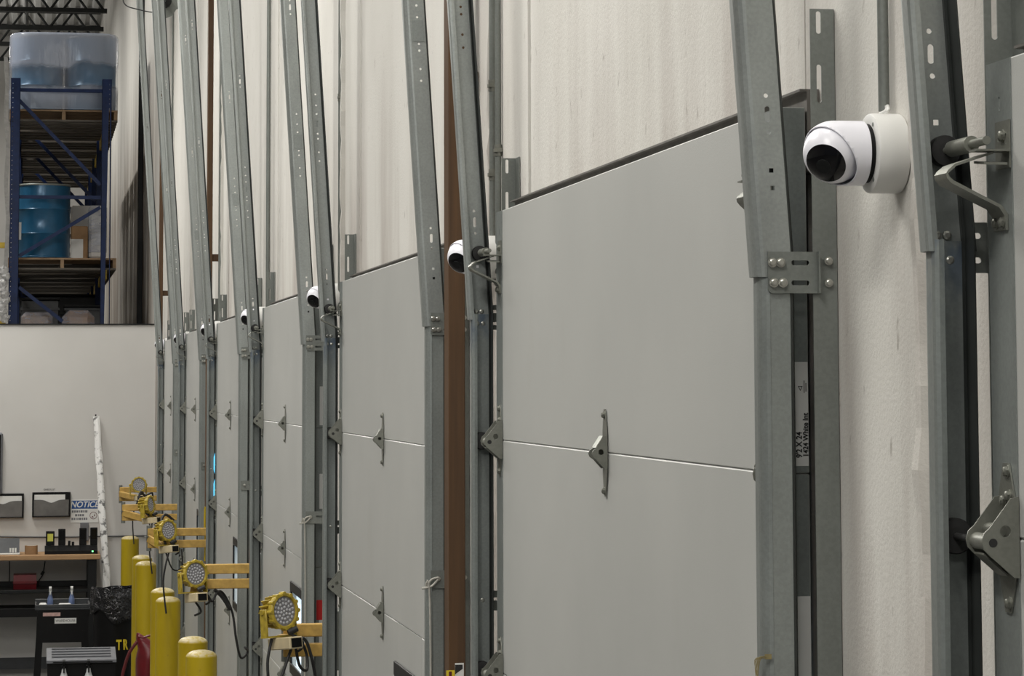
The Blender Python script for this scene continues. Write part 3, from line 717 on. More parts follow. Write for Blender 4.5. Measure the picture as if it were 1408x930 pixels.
# ------------------------------------------------------------------ swing arm loading lights
def make_light(k, lamp_d, Z, dz, yaw, elbow, lb):
    ym = ynear(k)+W+.36                           # fixing on the pier beyond the far track
    root = thing('loading_light', (0, ym, H+dz), lb, 'loading light', 'yellow swing arm loading lights')
    yl = (Z-(1.262-lamp_d)*.1714)/.9852-ym; zu, zl = -1.0-dz, -1.08-dz
    br = MB(); br.box(-.05, -.0015, -.06, .06, zl-.08, zu+.08, .003); br.cyl((-.065, 0, zl-.06), (-.065, 0, zu+.06), .016, n=14); br.build('wall_bracket', GALVD, root)
    for z in (zu, zl):
        a = MB(); a.box(-elbow, -.06, -.02, .02, z-.026, z+.026, .004); a.build('arm', YARM, root)
    e = MB(); e.box(-elbow-.02, -elbow+.06, -.028, .028, zu-.026-.002, zu-.026-.001) ; e.cyl((-elbow+.01, 0, zl-.045), (-elbow+.01, 0, zu+.045), .017, n=14); e.build('elbow_pin', GALVD, root)
    # forearm folded back from the elbow towards the lamp
    p0 = Vector((-elbow+.01, 0, (zu+zl)/2)); p1 = Vector((-lamp_d, yl+.05, -.125))
    d = p1-p0; ln = d.length; ux = d.normalized(); side = ux.cross(Vector((0, 0, 1))).normalized(); up = side.cross(ux)
    fm = Matrix((ux, side, up)).transposed().to_4x4(); fm.translation = p0
    fo = MB(lambda x, y, z: tuple(fm @ Vector((x, y, z)))); fo.box(0, ln, -.02, .02, -.026, .026, .004); fo.build('forearm', YARM, root)
    # lamp head
    rm = Matrix.Rotation(yaw, 4, 'Z'); tl = Matrix.Rotation(math.radians(-6), 4, 'X'); hm = Matrix.Translation((-lamp_d, yl, 0)) @ rm @ tl
    M = lambda x, y, z: tuple(hm @ Vector((x, y, z)))
    hd = MB(M); AX = (0, -1, 0)
    hd.lathe((0, 0, 0), AX, [(.02, -.085), (.042, -.08), (.050, -.05), (.056, -.02), (.066, -.005), (.072, .0), (.073, .018), (.069, .022), (.060, .022), (.058, .012)], 40)
    for i in range(12):
        a = 2*PI*i/12; hd.cyl((math.cos(a)*.069, .004, math.sin(a)*.069), (math.cos(a)*.069, -.024, math.sin(a)*.069), .0085, n=8)
    for i in range(16):
        a = 2*PI*i/16; c, s = math.cos(a), math.sin(a)
        hd.add([(c*.04-s*.002, .075, s*.04+c*.002), (c*.04+s*.002, .075, s*.04-c*.002), (c*.064-s*.002, .07, s*.064+c*.002), (c*.064+s*.002, .07, s*.064-c*.002),
                (c*.05-s*.002, .012, s*.05+c*.002), (c*.05+s*.002, .012, s*.05-c*.002), (c*.069-s*.002, .012, s*.069+c*.002), (c*.069+s*.002, .012, s*.069-c*.002)],
               [(0, 2, 3, 1), (0, 4, 6, 2), (1, 3, 7, 5), (2, 6, 7, 3), (0, 1, 5, 4), (4, 5, 7, 6)])
    hd.build('lamp_head', YHEAD, root)
    ls = MB(M); ls.lathe((0, 0, 0), AX, [(.0585, .010), (.0585, .013), (.001, .0135)], 36); lo = ls.build('lens', LENSG, root); lo['label'] = 'round grey led face'
    dots = MB(M)
    for r, n in ((0, 1), (.0155, 6), (.031, 12), (.0465, 17)):
        for i in range(n):
            a = 2*PI*i/n+r*20; dots.lathe((r*math.cos(a), -.0132, r*math.sin(a)), AX, [(.0062, 0), (.0052, .0025), (.002, .004)], 8)
    dots.build('led_beads', LENSW, lo)
    yk = MB(M)
    for s in (-1, 1): yk.box(s*.076-.004, s*.076+.004, .005, .045, -.095, .012, .002); yk.cyl((s*.070, .025, 0), (s*.086, .025, 0), .010, n=12)
    yk.box(-.08, .08, .005, .045, -.101, -.094); yk.build('yoke', YHEAD, root)
    jb = MB(M); jb.box(-.035, .035, -.075, .06, -.150, -.102, .004); jx = jb.build('junction_box', CREAM, root)
    jf = MB(M); jf.box(-.026, .026, -.0775, -.0752, -.144, -.108); jf.build('socket_face', BLACK, jx)
    cd_ = MB(M); cd_.cyl((.0, -.03, -.086), (.035, -.045, -.072), .012, n=10)
    cd_.tube([(.0, -.03, -.086), (.05, -.05, -.12), (.075, -.02, -.15), (.06, .0, -.165)], .0055)
    cd_.build('power_plug', RUBBER, root)
    return root, hm, ym
LT = [(2, .285, 11.0, -.9045, math.radians(36), .26, 'nearest yellow loading light, with clearly visible LED beads, over the bottom edge'),
      (3, .411, 14.8, -1.017, math.radians(26), .40, 'yellow loading light second nearest, on two long yellow arms'),
      (4, .382, 18.5, -.981, math.radians(38), .505, 'yellow loading light third nearest, above the bollard beside the red bag'),
      (5, .351, 22.2, -.972, math.radians(62), .56, 'yellow loading light fourth nearest, turned sideways on crossed arms'),
      (6, .301, 25.75, -.941, math.radians(8), .467, 'farthest and highest looking yellow loading light by the white partition')]
for a in LT:
    root, hm, ym = make_light(*a); k, ld, Z, dz = a[:4]
    M = lambda x, y, z: tuple(hm @ Vector((x, y, z)))
    cb = MB()
    if k == 2:
        cb.tube([M(-.045, .02, -.105), M(-.075, .02, -.2), M(-.07, .02, -.32), M(-.055, .02, -.42), M(-.05, 0, -.6)], .006)
        cb.tube([M(.01, -.03, -.150), M(-.03, -.03, -.22), M(-.075, -.02, -.32), M(-.09, 0, -.42), M(-.08, 0, -.6)], .006)
        cb.tube([M(.06, 0, -.15), M(.075, .0, -.22), M(.11, .0, -.24), M(.135, .02, -.19), M(.12, .02, -.14)], .006)
        cb.tube([M(.10, .0, -.11), M(.125, .0, -.14), M(.15, 0, -.24), M(.155, 0, -.36), M(.13, 0, -.6)], .0065)
    elif k == 3:
        cb.tube([M(.06, -.02, -.12), M(.10, 0, -.15), M(.14, 0, -.10), M(.19, .02, -.12), M(.235, .02, -.22), M(.25, .02, -.36), M(.28, .03, -.46), M(.33, .04, -.43), (-.135, -.08, -.40)], .0065)
        cb.tube([M(.12, 0, -.09), M(.17, .01, -.13), M(.215, .01, -.20)], .010)
        cb.tube([M(0, 0, -.15), M(.03, 0, -.20), M(-.01, 0, -.22)], .006)
    else:
        cb.tube([M(.0, -.02, -.12), M(-.05, -.02, -.24), M(-.06, 0, -.36), M(-.05, 0, -.55)], .006)
        cb.tube([M(-.02, 0, -.09), M(.03, .09, .05), M(.08, .10, .11), M(.15, .10, .07)], .0095) if k != 6 else cb.tube([M(.02, 0, -.09), M(.06, -.03, -.10), M(.12, -.03, -.08), M(.13, 0, -.12)], .009)
        cb.tube([M(-.02, 0, -.15), M(.03, 0, -.26), M(.11, .0, -.25), M(.12, .0, -.13)], .005)
    cb.build('power_cord', RUBBER, root)

mb = MB(); ys_ = (18.75-.19)/.9852
mb.tube([aty(x, y, ys_) for x, y in ((282, 697), (281.5, 720), (282.5, 745), (281.5, 772))], .007, 6)
tag(mb.build('yellow_strap', YEL), 'thin yellow strap hanging at the ends of the third light arms', 'strap')

# ------------------------------------------------------------------ pallet rack behind the partition
YR = 31.4
def rx(px): return aty(px, 300, YR).x
def rz_(py): return aty(80, py, YR).z
XL, XR = rx(19.5), rx(145.5); PW = .108
ztop = rz_(108)
L1 = rz_(368); L2 = rz_(163); L0 = 2.35
rack = thing('pallet_rack', ((XL+XR)/2, YR, 0), 'tall blue pallet rack behind the white partition', 'pallet rack')
RI = rack.location.copy()
def rb(mb, name, mat): 
    for v in mb.v: v -= RI
    return mb.build(name, mat, rack)
frames = [YR, YR+2.75, YR+5.5, YR+8.25, YR+11.0]
for i, y in enumerate(frames):
    for x in (XL, XR):
        mb = MB(); outer = rect(-PW/2, PW/2, 0, ztop); hs = []
        if i == 0:
            z = 3.3
            while z < ztop-.06: hs.append(circ(-PW*.28 if x == XL else PW*.28, z, .006, 6)); z += .055
        mb.plate((x, y+.002, 0), (1, 0, 0), (0, 0, 1), .002, outer, hs)
        mb.box(x-PW/2, x-PW/2+.004, y, y+.075, 0, ztop); mb.box(x+PW/2-.004, x+PW/2, y, y+.075, 0, ztop)
        mb.box(x-.08, x+.08, y-.06, y+.12, 0, .008)
        rb(mb, 'upright', BLUE)
    # bracing in the plane of the frame
    hz = [rz_(p) for p in (124, 271)]
    for z in hz: rb(MB().box(XL+PW/2, XR-PW/2, y+.02, y+.055, z-.02, z+.02), 'brace', BLUE)
    for (pa, qa), (pb, qb) in ((((26, 137), (138, 254))), ((26, 352), (138, 285)), ((26, 395), (86, 442)) , ):
        a, b = aty(pa, qa, YR), aty(pb, qb, YR); d = (b-a).normalized(); n = Vector((-d.z, 0, d.x))*.02
        rb(MB().prism([((a+n).x, (a+n).z), ((b+n).x, (b+n).z), ((b-n).x, (b-n).z), ((a-n).x, (a-n).z)], 'y', y+.022, y+.052), 'brace', BLUE)
for i in range(4):
    ya, yb = frames[i]+.08, frames[i+1]-.006
    for z in (L0, L1, L2):
        for x in (XL, XR):
            rb(MB().box(x-.02, x+.02, ya, yb, z-.13, z-.02, .004), 'beam', RYEL)
PLN = [0]
def pallet(x, y, z, w, dpt, label, group='pallets on the blue rack'):
    r = thing('pallet', (x, y, z), label, 'pallet', group); PM = PALLET if 'at the front' in label else PALLETG
    d = MB(); n = 7
    for i in range(n):
        b0 = -dpt/2+dpt*i/n; d.box(-w/2, w/2, b0+.006, b0+dpt/n-.012, .115, .135)
    d.build('top_deck', PM, r)
    s = MB()
    for xx in (-w/2, -.02, w/2-.04): s.box(xx, xx+.04, -dpt/2+.01, dpt/2-.01, .02, .115)
    s.build('stringers', PM, r)
    s = MB()
    for i in (0, 2, 4, 6):
        b0 = -dpt/2+dpt*i/n; s.box(-w/2, w/2, b0+.006, b0+dpt/n-.02, 0, .02)
    s.build('bottom_boards', PM if PM is PALLETG else PALLETG, r); return r
xc = (XL+XR)/2; PWD = 1.22
pal = []
for li, (z, nm) in enumerate(((L2, 'top'), (L1, 'middle'), (L0, 'bottom'))):
    for i in range(4):
        for q in (0, 1):
            y = frames[i]+.72+1.32*q
            if li == 2 and i > 2: continue
            first = (i == 0 and q == 0)
            pallet(xc+.03, y, z-.019, PWD, 1.16, f'wooden pallet at the front of the {nm} rack level' if first else f'wooden pallet on the {nm} rack level, behind the front one',
                   'pallets on the blue rack' if first else f'pallets behind the front one on the {nm} rack level')
# drums
def drum(x, y, z, label, h=.86, r=.29, group='blue steel drums'):
    o = thing('steel_drum', (x, y, z), label, 'drum', group)
    b = MB(); b.lathe((0, 0, 0), (0, 0, 1), [(r, 0), (r+.008, .006), (r+.008, .018), (r, .024), (r, h*.33-.012), (r+.010, h*.33), (r, h*.33+.012), (r, h*.66-.012), (r+.010, h*.66), (r, h*.66+.012), (r, h-.02), (r-.012, h-.02)], 40)
    b.build('shell', DRUM, o)
    b = MB(); b.lathe((0, 0, h-.022), (0, 0, 1), [(r-.01, 0), (r+.009, 0), (r+.010, .012), (r+.003, .021), (r-.010, .021), (r-.012, .004)], 40); b.build('lid_ring', GALVD, o)
    return o
zd = L2-.019+.137
for i, (dx, dy) in enumerate(((-.302, -.30), (.302, -.30), (-.302, .302), (.302, .302))):
    drum(xc+.03+dx, frames[0]+.74+dy, zd, ['blue drum in cloudy film on top of the rack, front left', 'blue drum in cloudy film on top of the rack, front right',
         'blue drum in cloudy film, hidden behind the front left one', 'blue drum in cloudy film, hidden behind the front right one'][i])
fm = MB(); loop = []
for i in range(48):
    a = 2*PI*i/48; c, s = math.cos(a), math.sin(a); rr = .62
    x = math.copysign(abs(c)**.4, c)*(rr+.004); y = math.copysign(abs(s)**.4, s)*(rr+.006); loop.append((x, y))
zs = [0, .12, .3, .5, .7, .85, .870, .885]
vs = []
for j, z in enumerate(zs):
    for i, (x, y) in enumerate(loop):
        sc = 1 if j < 6 else (.995 if j == 6 else .97)
        vs.append((x*sc+random.uniform(-.002, .002)*(j < 6), y*sc, z))
n = 48
fm.add(vs, [(j*n+i, j*n+(i+1) % n, (j+1)*n+(i+1) % n, (j+1)*n+i) for j in range(len(zs)-1) for i in range(n)]+[tuple(range((len(zs)-1)*n, len(zs)*n))], True)
o = fm.build('stretch_wrap', FILM_WRAP); o.location = (xc+.03, frames[0]+.74, zd+.002); tag(o, 'cloudy stretch film wrapped round the drums on top of the rack', 'plastic wrap')
# loose tail of the film down the left of the post
tl = MB(); pts = [(9, 78), (11, 120), (9, 160), (12, 205), (9, 250), (12, 300), (10, 345), (8, 370)]
for (a, b), (c, d) in zip(pts, pts[1:]):
    p, q = aty(a-1, b, YR-.14), aty(c-1, d, YR-.14); wd = .022
    tl.add([(p.x-wd, p.y, p.z), (p.x+wd, p.y+.05, p.z), (q.x+wd, q.y+.05, q.z), (q.x-wd, q.y, q.z), (p.x-wd, p.y+.01, p.z), (p.x+wd, p.y+.06, p.z), (q.x+wd, q.y+.06, q.z), (q.x-wd, q.y+.01, q.z)],
           [(0, 1, 2, 3), (4, 7, 6, 5), (0, 4, 5, 1), (1, 5, 6, 2), (2, 6, 7, 3), (3, 7, 4, 0)])
tag(tl.build('hanging_film', FILM2), 'loose strip of clear film hanging left of the rack post', 'plastic film')
# middle level load
zm = L1-.019+.137; ym = frames[0]+.45
p = aty(59.5, 300, ym); drum(p.x, ym, zm, 'blue drum standing unwrapped on the middle rack level', .85, .305)
lb = MB(); pa = aty(25, 318, ym-.28)
tag(lb.box(pa.x-.035, pa.x+.035, 0, .002, -.10, .10).build('drum_label', PAPER, None), 'white label on the left side of the unwrapped blue drum', 'label'); bpy.data.objects['drum_label'].location = (0, ym-.315, pa.z)
def boxat(name, px0, px1, py0, py1, y, dp, mat, label, cat, zfix=None, ch=.01):
    a, b = aty(px0, py1, y), aty(px1, py0, y); z0 = a.z if zfix is None else zfix
    root = thing(name, ((a.x+b.x)/2, y+dp/2, z0), label, cat); w2 = (b.x-a.x)/2
    MB().box(-w2, w2, -dp/2, dp/2, 0, b.z-z0, ch).build('body', mat, root); return root, w2, b.z-z0
r, w2, h = boxat('cardboard_box', 97, 121, 311, 352, frames[0]+.46, .30, CARD, 'brown cardboard box with paper label beside the unwrapped drum', 'box', zm+.001)
MB().box(-w2+.0, w2*.45, -.153, -.1505, .01, h*.6).build('paper_label', PAPER, r)
r, w2, h = boxat('wrapped_carton', 122, 147, 283, 352, frames[0]+.46, .42, PART, 'pale film wrapped carton stack at the right of the middle level', 'carton', zm+.001, .03)
MB().box(-w2-.004, w2+.004, -.214, .214, .05, h+.004, .03).build('film', FILM, r)
r, w2, h = boxat('white_carton', 97, 140, 283, 352, frames[0]+1.0, .5, PART, 'white carton behind the cardboard box on the middle level', 'carton', zm+.001, .02)
# low loads just showing over the partition
zz = L0-.019+.137
r, w2, h = boxat('wrapped_bundle', 29, 72, 430, 445, frames[0]+.30, .8, PALLET, 'brown and white wrapped bundle low in the rack, left one', 'bundle', zz+.001, .05); MB().box(-w2-.004, w2+.004, -.404, .404, .02, h+.005, .05).build('film', FILM, r)
r, w2, h = boxat('wrapped_bundle', 86, 130, 427, 445, frames[0]+.30, .8, CARD, 'brown wrapped bundle low in the rack, right one', 'bundle', zz+.001, .08); MB().box(-w2-.004, w2+.004, -.404, .404, .02, h+.005, .08).build('film', FILM, r)
for i, (y, x, h) in enumerate(((frames[0]+1.45, -.24, 1.30), (frames[0]+1.50, .27, 1.22), (frames[1]+.5, .0, 1.40))):
    o = thing('storage_crate', (xc+.03+x, y+.3, zz+.001), ['black storage crate low in the rack behind the left bundle', 'black storage crate low in the rack behind the right bundle', 'black storage crate deepest of those low in the rack'][i], 'crate', 'black crates low in the rack')
    q = MB(); wv = .22 if i < 2 else .5; q.box(-wv, wv, -.25, .25, 0, h-.03, .01)
    for zt3 in (.3, .6, .9, 1.15): q.box(-wv-.012, wv+.012, -.262, .262, zt3, zt3+.03, .004)
    q.build('crate_body', DGREY, o); MB().box(-wv-.01, wv+.01, -.26, .26, h-.028, h, .005).build('lid', BLACK, o)
# yellow beam and crumpled film of the neighbouring rack at the left edge
rk = thing('neighbor_rack', (XL-1.6, YR+.2, 0), 'yellow beam of another rack at the far left edge', 'pallet rack')
zb_ = aty(4, 337, YR+.2).z
MB().box(-1.0, aty(9, 337, YR+.2).x-(XL-1.6), 0, .05, zb_-.035, zb_+.03).build('beam', RYEL, rk); MB().box(-1.0, -.9, -.02, .08, 0, zb_+1.5).build('upright', BLUE, rk)
zb2 = aty(4, 444, YR+.2).z; MB().box(-1.0, aty(9, 337, YR+.2).x-(XL-1.6), 0, .05, zb2-.05, zb2+.02).build('beam', RYEL, rk)
cf = MB(); prev = None
for i in range(9):
    px, py = 5+2.5*math.sin(i*1.7), 372+i*8.2; p = aty(px, py, YR-.10); bm = bmesh.new(); bmesh.ops.create_icosphere(bm, subdivisions=2, radius=.05)
    for v in bm.verts: v.co = Vector((v.co.x*1.0, v.co.y*.8, v.co.z*1.1))*(1+random.uniform(-.3, .3))+p
    cf.frombm(bm)
tag(cf.build('crumpled_film', FILM2), 'crumpled white plastic film hanging beside the lower left rack post', 'plastic film')
# black downpipe on the wall past the partition
a = atd(189.5, 300, .06); mb = MB(); mb.box(-.062, -.0015, a.y-.05, a.y+.05, 0, 8.7, .006)
tag(mb.build('downpipe', BLACKM), 'black square downpipe on the stained wall behind the partition', 'pipe')

# ------------------------------------------------------------------ things on and before the partition
YF = YP-.0008
def pr(px, py, y): return aty(px, py, y)
def file_pocket(px0, px1, py0, py1, label, front_px):
    a, b = pr(px0, py1, YF-.05), pr(px1, py0, YF-.05)
    root = thing('wall_file_pocket', (0, YF, a.z), label, 'file holder', 'wall file pockets'); h = b.z-a.z; t = .016
    f = MB(); f.box(a.x, b.x, -.008, 0, 0, h); f.box(a.x, a.x+t, -.055, -.008, 0, h, .004); f.box(b.x-t, b.x, -.055, -.008, 0, h, .004); f.box(a.x, b.x, -.014, -.008, h-t, h); f.box(a.x, b.x, -.055, -.008, 0, t*.7, .004)
    f.build('frame', BLACK, root)
    MB().box(a.x+t+.004, b.x-t-(.035 if front_px else .004), -.036, -.028, .02, h*.90).build('papers', PAPER, root)
    pts = [(a.x+t, .012), (b.x-t-.002, .012)]; n = 16
    for i in range(n+1):
        u = 1-i/n; dip = math.exp(-((u-.5)/.16)**2)*.030; pts.append((a.x+t+(b.x-a.x-2*t)*u, h*.70-dip))
    MB().prism(pts, 'y', -.050, -.042).build('front_panel', SMOKEP, root); return root
file_pocket(44, 97, 677, 711.5, 'black file pocket on the partition, left of the blue notice sign', True)
file_pocket(-26, 33, 679, 713, 'black file pocket cut off by the left photo edge', False)
p = pr(68, 673.5, YF)
text('wall_label', 'CHECKLIST', INK, .022, (p.x, YF-.001, p.z), (PI/2, 0, 0), None, .0004); tag(bpy.data.objects['wall_label'], 'tiny black lettering on the partition above the file pocket', 'label')
# notice sign
a, b = pr(97, 719, YF), pr(135.5, 687, YF); zc = a.z; hh = b.z-a.z; ww = b.x-a.x
sg = thing('notice_sign', (0, YF, a.z), 'white sign with blue NOTICE header on the partition', 'sign')
MB().box(a.x, b.x, -.003, 0, 0, hh).build('panel', PAPER, sg)
MB().box(a.x+.008, b.x-.008, -.0036, -.0031, hh*.60, hh-.010).build('header', SIGNBLUE, sg)
text('lettering', 'NOTICE', PAPER, hh*.36, ((a.x+b.x)/2-.004, -.0042, hh*.775), (PI/2, 0, 0), sg, .0004, sx=.92, shear=.25, bold=.0015)
ln = MB()
for i, (u0, u1) in enumerate(((.04, .62), (.16, .48), (.03, .60))):
    z = hh*(.48-.16*i)
    x = a.x+ww*u0
    while x < a.x+ww*u1: q = random.uniform(.010, .022); ln.box(x, min(x+q, a.x+ww*u1), -.0036, -.0031, z-.011, z+.011); x += q+.005
ln.build('lettering_lines', GREYP, sg)
em = MB(); cx, cz = a.x+ww*.82, hh*.30; em.plate((cx, -.0031, cz), (1, 0, 0), (0, 0, 1), .0005, circ(0, 0, .036, 24), [circ(0, 0, .031, 24)])
em.prism([(cx-.022, cz-.015), (cx+.002, cz-.020), (cx-.004, cz-.004)], 'y', -.0036, -.0031); em.prism([(cx+.004, cz-.006), (cx+.016, cz-.006), (cx+.012, cz+.022)], 'y', -.0036, -.0031)
em.build('emblem', DRED, sg)
# cable run along the partition
mb = MB(); mb.tube([pr(x, y, YF-.012) for x, y in ((-30, 738), (40, 739), (90, 739), (140, 738), (212, 737))], .0075, 8)
tag(mb.build('wall_cable', DGREY), 'dark cable running level along the partition above the bench', 'cable')
sp = MB(); a, b = pr(110, 744, YF-.01), pr(122, 719, YF-.01); sp.box(a.x, b.x, YF-.03, YF-.0005, a.z, b.z, .003)
tag(sp.build('outlet_box', GREYP), 'grey electrical box under the notice sign', 'outlet')
# leaning white wrapped pole
yb0 = YP-.35
a, b = pr(147, 809, yb0-.05), pr(132.5, 573, YF-.03)
d = (b-a).normalized(); foot = a-d*((a.z-.02)/d.z); ux = d.cross(Vector((0, 1, 0))).normalized(); uy = ux.cross(d)
fmx = Matrix((ux, uy, d)).transposed().to_4x4(); fmx.translation = foot; LN = (b-foot).length
pl = MB(lambda x, y, z: tuple(fmx @ Vector((x, y, z)))); n = 30; vs = []; m_ = 10
for i in range(n+1):
    for j in range(m_):
        an_ = 2*PI*j/m_; r_ = .034*(1+random.uniform(-.14, .14)); vs.append((math.cos(an_)*r_, math.sin(an_)*r_*.5, LN*i/n))
pl.add(vs, [(i*m_+j, i*m_+(j+1) % m_, (i+1)*m_+(j+1) % m_, (i+1)*m_+j) for i in range(n) for j in range(m_)]+[tuple(range(m_)), tuple(range(n*m_, (n+1)*m_))])
def wrap_mat():
    m, nt, b = new_mat('crinkled white wrap'); n = noise(nt, 18, 5, .6); r = ramp(nt, n, 'Fac', [(.36, (.16, .16, .16)), (.46, (.80, .80, .79))]); L(nt, r, 'Color', b, 'Base Color'); b.inputs['Roughness'].default_value = .3; return m
WRAP = wrap_mat()
pt = thing('wrapped_pole', (0, 0, 0), 'long white plastic wrapped pole leaning on the partition', 'pole')
pl.build('wrapped_shaft', WRAP, pt)
tp = MB(lambda x, y, z: tuple(fmx @ Vector((x, y, z)))); tp.cyl((.006, 0, LN-.01), (.006, 0, LN+.02), .008, n=10); tp.build('tip', BLACK, pt)
# workbench
yb1, yb2 = YP-.02, YP-.62
zt_ = pr(60, 764, yb2).z; xe = pr(138.2, 764, yb2).x
wb = thing('workbench', (xe-1.2, YP-.3, 0), 'wooden topped workbench with black legs against the partition', 'workbench'); ox, oy = wb.location.x, wb.location.y
MB().box(-1.2, 1.2, yb2-oy, yb1-oy, zt_-.045, zt_, .004).build('bench_top', BENCH, wb)
for x in (1.08, -1.16):
    for y in (yb2-oy+.03, yb1-oy-.10): MB().box(x, x+.085, y, y+.07, 0, zt_-.045, .003).build('leg', BLACKM, wb)
zs_ = pr(60, 812, yb2).z
MB().box(-1.1, 1.1, yb2-oy+.04, yb1-oy-.03, zs_-.03, zs_, .003).build('lower_shelf', BLACKM, wb)
MB().box(-1.1, 1.1, yb1-oy-.045, yb1-oy-.03, zs_, zs_+.05).build('shelf_lip', BLACKM, wb)
zl_ = pr(60, 840, yb2).z
MB().box(-1.1, 1.1, yb2-oy+.02, yb1-oy-.10, zl_-.06, zl_+.02, .003).build('drawer_unit', BLACK, wb)
# on the bench: phone, tape, handheld cradle
def onb(px, y): return pr(px, 750, y).x
yd = YP-.42
x0, x1 = onb(-6, yd), onb(27.5, yd)
ph = thing('desk_phone', ((x0+x1)/2, yd, zt_+.001), 'grey desk phone at the left end of the workbench', 'phone'); w2 = (x1-x0)/2
MB().box(-w2, w2, -.10, .10, 0, .018, .004).build('base', WHITEP, ph)
MB().prism([(-.09, .019), (.10, .019), (.10, .15), (.06, .15)], 'x', -w2+.004, w2-.006).build('console', DGREY, ph)
kp = MB()
for i in range(3):
    for j in range(3): kp.box(w2*.15+i*.024, w2*.15+i*.024+.017, -.092+j*.012, -.080+j*.012, .022+j*.012, .036+j*.014)
kp.build('keypad', WHITEP, ph)
x0, x1 = onb(34, yd), onb(52, yd); tr = thing('tape_roll', ((x0+x1)/2, yd, zt_+.001), 'brown roll of packing tape on the workbench', 'tape'); r_ = (x1-x0)/2
MB().lathe((0, 0, 0), (0, 0, 1), [(r_*.8, 0), (r_, 0), (r_, .082), (r_*.8, .082), (r_*.8, 0)], 28, cap=False).build('tape', CARD, tr)
MB().lathe((0, 0, 0), (0, 0, 1), [(r_*.74, .001), (r_*.79, .001), (r_*.79, .081), (r_*.74, .081), (r_*.74, .001)], 28, cap=False).build('core', PAPER, tr)
x0, x1 = onb(61.5, yd), onb(134, yd); ww = x1-x0
cr = thing('charging_cradle', ((x0+x1)/2, yd, zt_+.001), 'black multi slot charging cradle with green light on the workbench', 'charger')
cm = MB(); cm.prism([(-.08, 0), (.08, 0), (.08, .075), (.02, .075), (-.08, .03)], 'x', -ww/2, ww/2); cm.build('body', BLACK, cr)
MB().box(ww/2-.055, ww/2-.040, -.084, -.0805, .018, .030).build('led', GREENLED, cr)
for i in range(5):
    xs = -ww/2+.05+i*(ww-.1)/4
    if i == 2:
        MB().box(xs-.03, xs-.005, .02, .06, .076, .12, .004).build('slot', BLACK, cr); MB().box(xs+.005, xs+.03, .02, .06, .076, .11, .004).build('slot', BLACK, cr); continue
for i, (px0, px1, pyt) in enumerate(((63, 75, 731), (80, 90, 728), (109, 119, 727), (124, 134, 726.5))):
    u0, u1 = onb(px0, yd), onb(px1, yd); zt2 = pr(70, pyt, yd).z
    hd = thing('handheld_scanner', ((u0+u1)/2, yd+.035, zt_+.078), ['handheld scanner with yellow screen at the left of the cradle', 'black handheld scanner second from the left in the cradle', 'black handheld scanner third in the cradle, under the notice sign', 'black handheld scanner at the right end of the cradle'][i], 'scanner', 'handheld scanners in the cradle')
    hh2 = zt2-(zt_+.078); MB().box(-(u1-u0)/2, (u1-u0)/2, -.012, .014, 0, hh2, .004).build('body', BLACK, hd)
    if i == 0: MB().box(-(u1-u0)*.32, (u1-u0)*.32, -.0135, -.0122, hh2*.30, hh2*.82).build('screen', YLABEL, hd)
    else: MB().box(-(u1-u0)*.36, (u1-u0)*.36, -.0135, -.0122, hh2*.35, hh2*.9).build('screen', LENS, hd)
# cords under the bench
mb = MB(); mb.tube([pr(x, y, YP-.10) for x, y in ((62, 772), (60, 785), (58, 792), (53, 800), (51, 808))], .006); mb.tube([pr(60, 786, YP-.10), pr(57, 791, YP-.10)], .014)
tag(mb.build('adapter_cable', RUBBER), 'black adapter cord hanging below the workbench', 'cord')
mb = MB(); mb.tube([pr(x, y, YP-.06) for x, y in ((13, 772), (13, 790), (12, 812))], .005); tag(mb.build('adapter_cable', RUBBER), 'thin dark cord hanging under the bench near the left edge', 'cord')
# red bin on the lower shelf, white tray, grey monitor edge
a, b = pr(18, 835, yb2+.08), pr(50, 815, yb2+.08)
rd = thing('parts_bin', ((a.x+b.x)/2, yb2+.22, zs_+.001), 'red plastic parts bin on the shelf under the workbench', 'bin'); w2 = (b.x-a.x)/2
zz0 = a.z; 
h_ = .14
MB().prism([(-.10, 0), (.10, 0), (.12, h_), (-.12, h_*.98), (-.125, h_*.55)], 'x', -w2, w2).build('shell', RED, rd)
MB().box(-w2-.004, w2+.004, -.128, -.121, h_*.40, h_*.56, .002).build('rim', RED, rd)
a = pr(-14, 680, YF); b = pr(4.2, 595, YF)
mn = thing('wall_monitor', (0, YF, a.z), 'grey rounded screen edge on the partition at the left picture edge', 'monitor')
MB().box(a.x-.3, b.x, -.06, 0, 0, b.z-a.z, .015).build('casing', GREYP, mn); MB().box(a.x-.28, b.x-.02, -.064, -.0605, .02, b.z-a.z-.02).build('screen', LENS, mn)

# cleaning cart
YC = 24.6
a, b = pr(48, 832, YC), pr(124, 832, YC); xm = (a.x+b.x)/2; w2 = (b.x-a.x)/2; zc = a.z; zap = pr(80, 884, YC).z
ct = thing('utility_cart', (xm, YC+.2, 0), 'black utility cart with deep front and labels before the workbench', 'cart')
tr_ = MB(); tr_.box(-w2, w2, -.2, .2, zc-.05, zc-.03, .004); tr_.box(-w2, w2, -.2, -.185, zc-.03, zc, .004); tr_.box(-w2, w2, .185, .2, zc-.03, zc+.02, .004); tr_.box(-w2, -w2+.015, -.185, .185, zc-.03, zc, .004); tr_.box(w2-.015, w2, -.185, .185, zc-.03, zc, .004)
tr_.build('tray', DGREY, ct)
ap = MB(); ap.prism([(-w2+.012, zap), (w2-.02, zap), (w2-.012, zc-.051), (-w2+.02, zc-.051)], 'y', -.195, -.17); ap.box(-w2+.02, w2-.02, -.169, .19, zap+.05, zc-.051); ap.build('front_panel', BLACK, ct)
